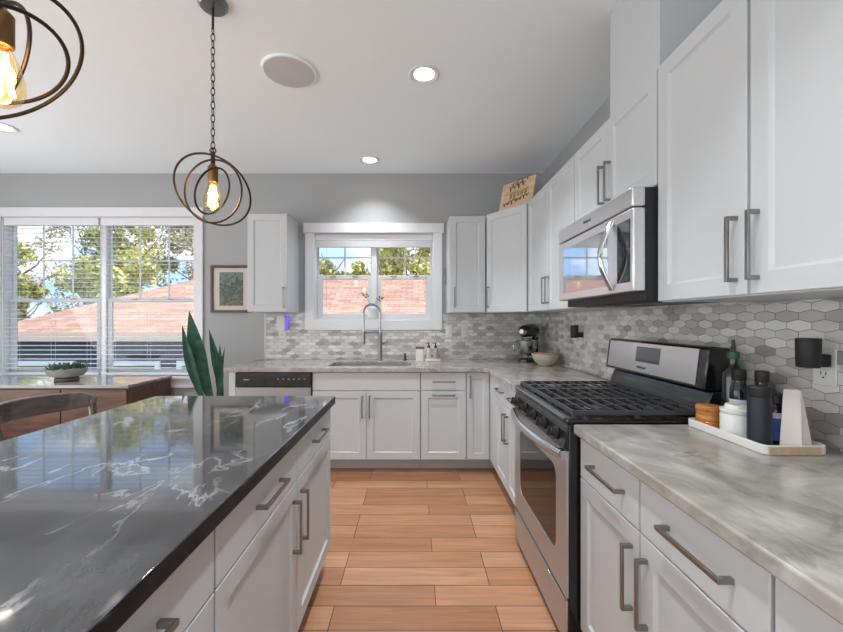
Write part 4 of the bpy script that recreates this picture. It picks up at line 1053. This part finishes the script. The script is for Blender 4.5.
# ------------------------------------------------------------------ window vase, soap set
p = thing('bud_vase', 'small ribbed white vase with two sprigs on the sink window sill', 'vase', (-0.446, YW + .03, 1.3235))
c = (-0.446, YW + .030, 1.3235)
prof = [(.030, 0), (.036, .004)]
for k in range(9): prof += [(.040, .012 + k * .012), (.037, .018 + k * .012)]
prof += [(.032, .125), (.024, .132), (.020, .120), (0, .110)]
MB().lathe(prof, c, 24).build('body', M['white'], p)
for tip, seed in (((-.085, -.045, .27), 1), ((.10, -.045, .225), 2)):
    rnd = random.Random(seed); pts = [Vector(c) + Vector((0, 0, .112)), Vector(c) + Vector((tip[0] * .35, tip[1] * .5, .18)), Vector(c) + Vector(tip)]
    sp = MB().tube(pts, .002, 6).build('sprig', M['bark'], p)
    b = MB()
    for k in range(9):
        s = .35 + .65 * k / 8; q = pts[1].lerp(pts[2], s) + Vector((rnd.uniform(-.028, .028), rnd.uniform(-.012, .012), rnd.uniform(-.015, .02)))
        b.lathe([(0, -.008), (.007, -.003), (.008, .003), (0, .010)], q, 8, (rnd.uniform(-1, 1), rnd.uniform(-1, 1), 1))
    b.build('buds', M['slot'], sp)
sx, sy = 0.10, 3.87; z = .911
p = thing('soap_tray', 'small white tray holding two pump bottles right of the sink', 'tray', (0.155, sy, z))
MB().prism(rrect(0.095, 0.250, sy - .035, sy + .035, .012), z, z + .022).build('tray_body', M['white'], p, bevel=0.003)
p = thing('brush_box', 'small white box with a dark scrub brush on top beside pump bottles', 'box', (0.047, sy, z))
MB().prism(rrect(0.010, 0.088, sy - .035, sy + .035, .010), z, z + .118).build('box_body', M['white'], p, bevel=0.003)
MB().prism(rrect(0.004, 0.092, sy - .030, sy + .030, .012), z + .1185, z + .140).build('brush', M['inkbrown'], p, bevel=0.004)
def pump(x, mat, label):
    p = thing('pump_bottle', label, 'soap bottle', (x, sy, z + .0225), 'pump bottles by the sink'); c = (x, sy, z + .0225)
    MB().lathe([(.024, 0), (.028, .004), (.028, .075), (.024, .092), (.011, .100), (.011, .106)], c, 20).build('bottle', mat, p)
    b = MB().lathe([(.013, .1065), (.014, .125), (.006, .128), (.005, .148), (.010, .150), (.010, .158)], c, 14); b.cyl((x, sy, z + .0225 + .154), (x - .03, sy - .012, z + .0225 + .150), .004, n=8); b.build('pump', M['blackmat'], p)
pump(0.136, M['pink'], 'cream and pink pump bottle next to the white brush box')
pump(0.204, M['tanbottle'], 'tan pump bottle, right one on the small white tray')

# ------------------------------------------------------------------ stand mixer and bowl
mx, my, mz = 1.125, 3.85, .911
p = thing('stand_mixer', 'black stand mixer with steel bowl in the corner of the counter', 'stand mixer', (mx, my, mz))
yaw = math.atan2(-.76, -.65); D = Vector((math.cos(yaw), math.sin(yaw), 0)); S = Vector((-D.y, D.x, 0)); O = Vector((mx, my, mz))
def MP(d, s, z): return O + D * d + S * s + Vector((0, 0, z))
b = MB(); pts = [(.15 * math.cos(a) * (1 if math.cos(a) > 0 else .95), .098 * math.sin(a)) for a in [2 * math.pi * k / 28 for k in range(28)]]
A = [b.v(MP(d, s, 0)) for d, s in pts]; B = [b.v(MP(d, s, .022)) for d, s in pts]; C = [b.v(MP(d * .9, s * .88, .034)) for d, s in pts]
b.bridge(A, B); b.bridge(B, C); b.f(A[::-1]); b.f(C); b.build('base', M['mixer'], p)
b = MB(); rows = []
for zz, dd, wd, dp in ((.030, -.09, .062, .05), (.10, -.095, .048, .04), (.18, -.10, .046, .04), (.235, -.095, .056, .05)):
    rows.append([b.v(MP(dd + dp * math.cos(a), wd * math.sin(a), zz)) for a in [2 * math.pi * k / 20 for k in range(20)]])
for A, B in zip(rows, rows[1:]): b.bridge(A, B)
b.f(rows[0][::-1]); b.f(rows[-1]); b.build('pedestal', M['mixer'], p)
b = MB(); rows = []
for dd, r, zc in ((-.170, .004, .305), (-.165, .035, .305), (-.14, .058, .302), (-.08, .070, .300), (0, .069, .298), (.08, .063, .296), (.125, .056, .295), (.148, .045, .294), (.152, .004, .294)):
    rows.append([b.v(MP(dd, r * .92 * math.cos(a), zc + r * math.sin(a))) for a in [2 * math.pi * k / 24 for k in range(24)]])
for A, B in zip(rows, rows[1:]): b.bridge(A, B)
b.f(rows[0][::-1]); b.f(rows[-1]); hd = b.build('motor_head', M['mixer'], p, smooth=60)
b = MB(); rows = []
for dd in (-.10, .128):
    rows.append([b.v(MP(dd, (.0665 if dd < 0 else .0545) * math.cos(a), .298 + (.0725 if dd < 0 else .0595) * math.sin(a))) for a in [R(198 + 36 * k / 8) for k in range(0, 9)] + [R(236 + 8 * k) for k in range(0, 1)]])
MB().cyl(MP(.150, 0, .294), MP(.166, 0, .294), .026, .022, n=20).build('hub_cap', M['handle'], hd)
b = MB(); b.cyl(MP(.055, 0, .215), MP(.055, 0, .245), .050, .056, n=24); b.build('head_collar', M['chrome'], hd)
MB().cyl(MP(.055, 0, .12), MP(.055, 0, .213), .009, n=12).build('beater_shaft', M['chrome'], hd)
b = MB().lathe([(.055, 0), (.058, .004), (.050, .016), (.045, .026), (.070, .045), (.094, .090), (.100, .145), (.103, .165), (.104, .170), (.100, .170), (.096, .140), (.086, .09), (.06, .052), (0, .046)], MP(.055, 0, .0345), 32)
bw = b.build('mixing_bowl', M['chrome'], p)
hs = (Vector((-.95, -.3, 0))).normalized(); cb = MP(.055, 0, .0345)
MB().tube([cb + hs * .098 + Vector((0, 0, .15)), cb + hs * .135 + Vector((0, 0, .155)), cb + hs * .148 + Vector((0, 0, .12)), cb + hs * .143 + Vector((0, 0, .075)), cb + hs * .092 + Vector((0, 0, .07))], .006, 10).build('bowl_handle', M['chrome'], bw)
p = thing('serving_bowl', 'wide cream bowl with orange wood inside, in front of the mixer', 'bowl', (1.165, 3.485, .911))
MB().lathe([(.055, 0), (.064, .003), (.066, .010), (.096, .038), (.114, .070), (.121, .103), (.117, .104)], (1.165, 3.485, .911), 36).build('outer_shell', M['cream'], p)
b = MB(); Ls = [b.ring((1.165, 3.485, .911 + h), (0, 0, 1), r, 36) for r, h in ((.1190, .1045), (.1200, .108), (.114, .108), (.110, .090), (.08, .06), (.04, .045))]
for A, B in zip(Ls, Ls[1:]): b.bridge(A, B)
b.f(Ls[-1]); b.build('inner_bowl', M['orangewood'], p)

# ------------------------------------------------------------------ sign on the corner cabinet
E0, E1 = Vector((.778, 3.640, UZ1 + .002)), Vector((1.000, 3.352, UZ1 + .002))
Uw = (E1 - E0).normalized(); Nn = Vector((.79, .61, 0)); Up = (Vector((0, 0, 1)) + Nn * .27).normalized(); W_ = (E1 - E0).length; Hh = .285
Nf = Uw.cross(Up).normalized()
if Nf.y > 0: Nf = -Nf
p = thing('wooden_sign', 'pale wooden sign with looping lettering leaning on the corner wall cabinet', 'sign', (E0 + E1) / 2)
def SP(u, h, d): return E0 + Uw * u + Up * h + Nf * d
MB().hexa([SP(u, h, d) for u in (0, W_) for h in (0, Hh) for d in (-.014, 0)]).build('board', M['board'], p, bevel=0.002)
MB().hexa([SP(u, h, d) for u in (-.001, W_ + .001) for h in (Hh + .0003, Hh + .004) for d in (-.014, 0)]).build('top_edge', M['boardedge'], p)
def script(u0, u1, h, amp, loops, mat, name, slope=0.0, r=.0035):
    pts = []; n = loops * 14
    for k in range(n + 1):
        s = k / n; ph = 2 * math.pi * loops * s
        pts.append(SP(u0 + (u1 - u0) * s + amp * .55 * math.sin(ph), h + slope * s + amp * (0.8 + .35 * math.sin(s * 9 + h * 40)) * math.cos(ph), .004))
    MB().tube(pts, r, 6).build(name, mat, p)
script(.10, .30, .235, .028, 4, M['inkgrey'], 'lettering', .05)
script(.08, .26, .205, .024, 4, M['inkbrown'], 'lettering', .03)
script(.10, .30, .135, .030, 5, M['inkgold'], 'lettering', .01, .004)
script(.04, .20, .055, .020, 4, M['inkbrown'], 'lettering', .03)
script(.18, .32, .075, .018, 4, M['inkbrown'], 'lettering', .03)

# ------------------------------------------------------------------ tray of jars and bottles
tz = .911
p = thing('serving_tray', 'long white rimmed tray with warm light painted on its near end on the right counter', 'tray', (1.148, 1.33, tz))
o_ = rrect(1.045, 1.240, 1.165, 1.505, .02); i_ = rrect(1.053, 1.232, 1.173, 1.497, .015)
b = MB(); Ls = [[b.v((x, y, zz)) for x, y in lp] for lp, zz in ((o_, tz), (o_, tz + .028), (i_, tz + .028), (i_, tz + .008))]
for A, B in zip(Ls, Ls[1:]): b.bridge(A, B)
b.f(Ls[0][::-1]); b.f(Ls[-1]); tr = b.build('tray_body', M['white'], p, bevel=0.002)
MB().box(1.055, 1.210, 1.160, 1.1645, tz + .0005, tz + .026).build('end_tint', M['tan'], p, bevel=0.001)  # tan strip added for warm light bleeding onto the white tray end
bz = tz + .0085
def jar(name, label, cat, x, y, parts, group=None):
    p = thing(name, label, cat, (x, y, bz), group)
    for nm, prof, mat in parts: MB().lathe(prof, (x, y, bz), 28).build(nm, mat, p)
    return p
jar('lidded_jar', 'low amber jar with matching lid at the range end of the tray', 'jar', 1.092, 1.452, [
    ('jar', [(.034, 0), (.038, .003), (.039, .018), (.037, .021), (.039, .024), (.039, .042), (.037, .045), (.039, .048), (.039, .060), (.036, .062)], M['amber']),
    ('lid', [(.0395, .0625), (.040, .064), (.040, .076), (.037, .079), (0, .080)], M['amberlid'])])
jar('lidded_jar', 'white lidded jar between the amber jar and dark cylinder', 'jar', 1.101, 1.335, [
    ('jar', [(.042, 0), (.046, .004), (.047, .070), (.044, .078), (.040, .080)], M['white']),
    ('lid', [(.0465, .0805), (.047, .083), (.047, .092), (.034, .095), (.033, .104), (.030, .108), (0, .108)], M['white'])])
jar('pepper_mill', 'tall matte navy-black cylinder in the middle front of the tray', 'mill', 1.088, 1.232, [
    ('body', [(.028, 0), (.031, .003), (.031, .152), (.0305, .1535)], M['navymat']), ('cap', [(.0295, .154), (.031, .157), (.031, .182), (.028, .186), (0, .187)], M['blackmat'])])
jar('oil_bottle', 'tall dark green oil bottle with pouring spout at the back of the tray', 'bottle', 1.185, 1.452, [
    ('bottle', [(.034, 0), (.0365, .003), (.0365, .185), (.032, .205), (.017, .222), (.0145, .232), (.0145, .250)], M['oilglass']),
    ('collar', [(.0185, .2505), (.019, .252), (.019, .276), (.016, .278)], M['greencap']),
    ('spout', [(.008, .2785), (.007, .285), (.010, .292), (.006, .300), (.006, .318), (.004, .322)], M['iron'])])
q = jar('sauce_bottle', 'dark bottle with black cap and white label, behind white jar', 'bottle', 1.155, 1.390, [
    ('bottle', [(.025, 0), (.027, .003), (.027, .140), (.024, .160), (.017, .172), (.017, .180)], M['darkbottle']),
    ('cap', [(.020, .1805), (.021, .182), (.021, .218), (.019, .220)], M['blackmat']), ('label', [(.0273, .055), (.0276, .055), (.0276, .115), (.0273, .115)], M['label'])])
jar('sauce_bottle', 'dark bottle with brown cap against the tiles, behind navy-black cylinder', 'bottle', 1.212, 1.362, [
    ('bottle', [(.021, 0), (.0225, .003), (.0225, .145), (.020, .160), (.016, .170), (.016, .180)], M['darkbottle']),
    ('cap', [(.0195, .1805), (.020, .182), (.020, .216), (.018, .218)], M['browncap'])])
jar('seasoning_bottle', 'short black-capped bottle with a blue label beside the dark cylinder', 'bottle', 1.150, 1.250, [
    ('bottle', [(.023, 0), (.0245, .003), (.0245, .120), (.020, .130)], M['darkbottle']), ('cap', [(.0225, .1305), (.024, .132), (.024, .158), (.021, .160)], M['blackmat']),
    ('label', [(.0247, .015), (.025, .015), (.025, .085), (.0247, .085)], M['bluelabel']), ('label_top', [(.0247, .0855), (.025, .0855), (.025, .102), (.0247, .102)], M['label'])])
p = thing('napkin_stack', 'upright folded white napkins at the near end of the tray', 'napkins', (1.19, 1.20, bz))
for k, (x, y, rot, h, lean) in enumerate(((1.152, 1.196, .1, .182, .004), (1.166, 1.200, .0, .178, -.004), (1.180, 1.203, -.1, .172, -.012), (1.194, 1.206, -.2, .164, -.022))):
    ux = Vector((math.cos(rot), math.sin(rot), 0)) * .5 + Vector((.0, .0, 0)); ux = Vector((math.sin(.9 + rot * .4), -math.cos(.9 + rot * .4), 0)).normalized(); n_ = Vector((-ux.y, ux.x, 0)); c = Vector((x, y, bz + .0005))
    MB().hexa([c + ux * s1 * (.026 if s2 == 0 else .019) + n_ * s3 + Vector((lean if s2 else 0, 0, h * s2)) for s1 in (-1, 1) for s2 in (0, 1) for s3 in (-.0035, .0035)]).build('napkin', M['paper'], p, bevel=0.001)

# ------------------------------------------------------------------ outside
struct(MB().box(-60, 40, YW + .5, 70, -2.45, -2.3).build('ground', M['lawn']))
p = thing('neighbour_house', 'neighbouring house with pinkish shingle hip roof and dark siding outside', 'house', (-5.0, 12.5, -2.3))
X0, X1, Y0, Y1, ZE = -10.4, 9.5, 9.0, 16.5, 1.0
b = MB(); rz_ = ZE + 1.78; rd = 3.75
P0, P1, P2, P3 = (X0, Y0, ZE), (X1, Y0, ZE), (X1, Y1, ZE), (X0, Y1, ZE); Q0, Q1 = (X0 + rd, Y0 + rd, rz_), (X1 - rd, Y0 + rd, rz_)
V = [b.v(q) for q in (P0, P1, P2, P3, Q0, Q1)]
for q in ((0, 1, 5, 4), (1, 2, 5), (2, 3, 4, 5), (3, 0, 4), (3, 2, 1, 0)): b.f([V[i] for i in q])
b.build('roof', M['roof'], p, smooth=0)
MB().box(X0 - .02, X1 + .02, Y0 - .03, Y0 + .02, ZE - .17, ZE + .01).build('fascia_board', M['fascia'], p)
MB().box(X0 + .45, X1 - .45, Y0 + .45, Y1 - .45, -2.3, ZE - .01).build('siding_wall', M['siding'], p)
MB().box(X0 + .1, X1 - .1, Y0 + .02, Y0 + .45, ZE - .16, ZE - .11).build('soffit', M['fascia'], p)
for (x0, x1) in ((-10.0 + .2, -8.2), (-7.45, -6.15), (-5.75, -4.6)):
    yy = Y0 + .44; b = MB()
    for (a0, a1, c0, c1) in ((x0, x1, .21, .33), (x0, x1, -1.1, -.98), (x0, x0 + .12, -.98, .21), (x1 - .12, x1, -.98, .21)): b.box(a0, a1, yy - .05, yy + .005, c0, c1)
    f_ = b.build('window_trim', M['trim'], p); MB().box(x0 + .12, x1 - .12, yy - .02, yy - .005, -.98, .21).build('pane', M['extwin'], f_)
def tree(name, label, x, y, top, rad, mat, n, seed, trunk_r=.14, spread=1.0):
    rnd = random.Random(seed); z0 = -2.3
    p = thing(name, label, 'tree', (x, y, z0), 'trees beyond the neighbouring house')
    b = MB(); b.tube([(x, y, z0), (x + .1, y, z0 + (top - z0) * .5), (x, y, top - rad * .6)], [trunk_r, trunk_r * .7, trunk_r * .3], 10)
    for k in range(9):
        a = rnd.uniform(0, 6.28); zz = rnd.uniform(z0 + (top - z0) * .35, top - rad * .4)
        b.tube([(x, y, zz), (x + rad * .5 * math.cos(a), y + rad * .5 * math.sin(a), zz + rad * .35), (x + rad * .85 * math.cos(a), y + rad * .85 * math.sin(a), zz + rad * .8)], [trunk_r * .4, trunk_r * .25, trunk_r * .1], 6)
    b.build('trunk', M['bark'], p)
    cl = []
    for k in range(26):
        a = rnd.uniform(0, 6.28); s = rnd.uniform(-.85, 1); rr = math.sqrt(max(0, 1 - s * s)) * rad * rnd.uniform(.3, 1) * spread
        cl.append((Vector((x + rr * math.cos(a), y + rr * math.sin(a), top - rad * 1.15 + s * rad * 1.15)), rad * rnd.uniform(.22, .42)))
    b = MB()
    for k in range(n):
        c, r_ = rnd.choice(cl); d = Vector((rnd.gauss(0, 1), rnd.gauss(0, 1), rnd.gauss(0, .8))).normalized() * r_ * rnd.random() ** .4
        q = c + d; s = rnd.uniform(.07, .15); u = Vector((rnd.gauss(0, 1), rnd.gauss(0, 1), rnd.gauss(0, 1))).normalized(); w_ = u.cross(Vector((rnd.gauss(0, 1), rnd.gauss(0, 1), rnd.gauss(0, 1)))).normalized()
        b.f([b.v(q - u * s), b.v(q + w_ * s * .55), b.v(q + u * s), b.v(q - w_ * s * .55)])
    b.build('crown', M[mat], p, smooth=0)
tree('leafy_tree', 'yellow-green tree filling the right half of the sink window', -.5, 18.5, 6.4, 2.1, 'leafY', 7000, 1)
tree('leafy_tree', 'low grey-green treetop against the sky in the sink window', -4.1, 18.5, 4.0, 1.0, 'leafG', 2600, 2)
tree('leafy_tree', 'small yellow-green treetop by the sink window mullion', -3.3, 23.5, 4.6, 1.0, 'leafY', 1800, 12)
tree('leafy_tree', 'yellow-green tree at the far left of the twin window', -19.0, 18.5, 4.6, 1.9, 'leafY', 5500, 3)
tree('leafy_tree', 'thin dull tree with sky showing through, left half of twin window', -22.0, 26.0, 8.2, 3.0, 'leafD', 3000, 4)
tree('leafy_tree', 'dull green tree behind the twin window mullion', -18.2, 23.2, 6.3, 2.2, 'leafG', 5200, 5)
tree('leafy_tree', 'tall yellow-green tree in the right half of twin window', -14.1, 19.0, 6.3, 2.1, 'leafY', 7000, 6)
tree('leafy_tree', 'dense dull green tree at the right edge of twin window', -13.2, 24.0, 8.0, 2.6, 'leafD', 8000, 7)
tree('leafy_tree', 'green tree behind the roof slope at left of twin window', -14.6, 13.6, 2.1, 1.2, 'leafG', 3600, 8)
def shrub(x, y, r, lab, seed):
    rnd = random.Random(seed); b = MB()
    for k in range(1500):
        d = Vector((rnd.gauss(0, 1), rnd.gauss(0, 1), abs(rnd.gauss(0, 1)))).normalized() * r * rnd.random() ** .3
        q = Vector((x, y, -2.3 + r * .9)) + Vector((d.x, d.y, d.z * 1.6)); s = .06; u = Vector((rnd.gauss(0, 1), rnd.gauss(0, 1), rnd.gauss(0, 1))).normalized(); w_ = u.orthogonal().normalized()
        b.f([b.v(q - u * s), b.v(q + w_ * s * .6), b.v(q + u * s), b.v(q - w_ * s * .6)])
    b.cyl((x, y, -2.3), (x, y, -1.2), .05, n=8)
    tag(b.build('garden_shrub', M['leafY'], smooth=0, loc=(x, y, -2.3)), lab, 'shrub')
shrub(-7.6, 8.5, .85, 'yellow-green shrub outside, low behind the bowl planter', 21)
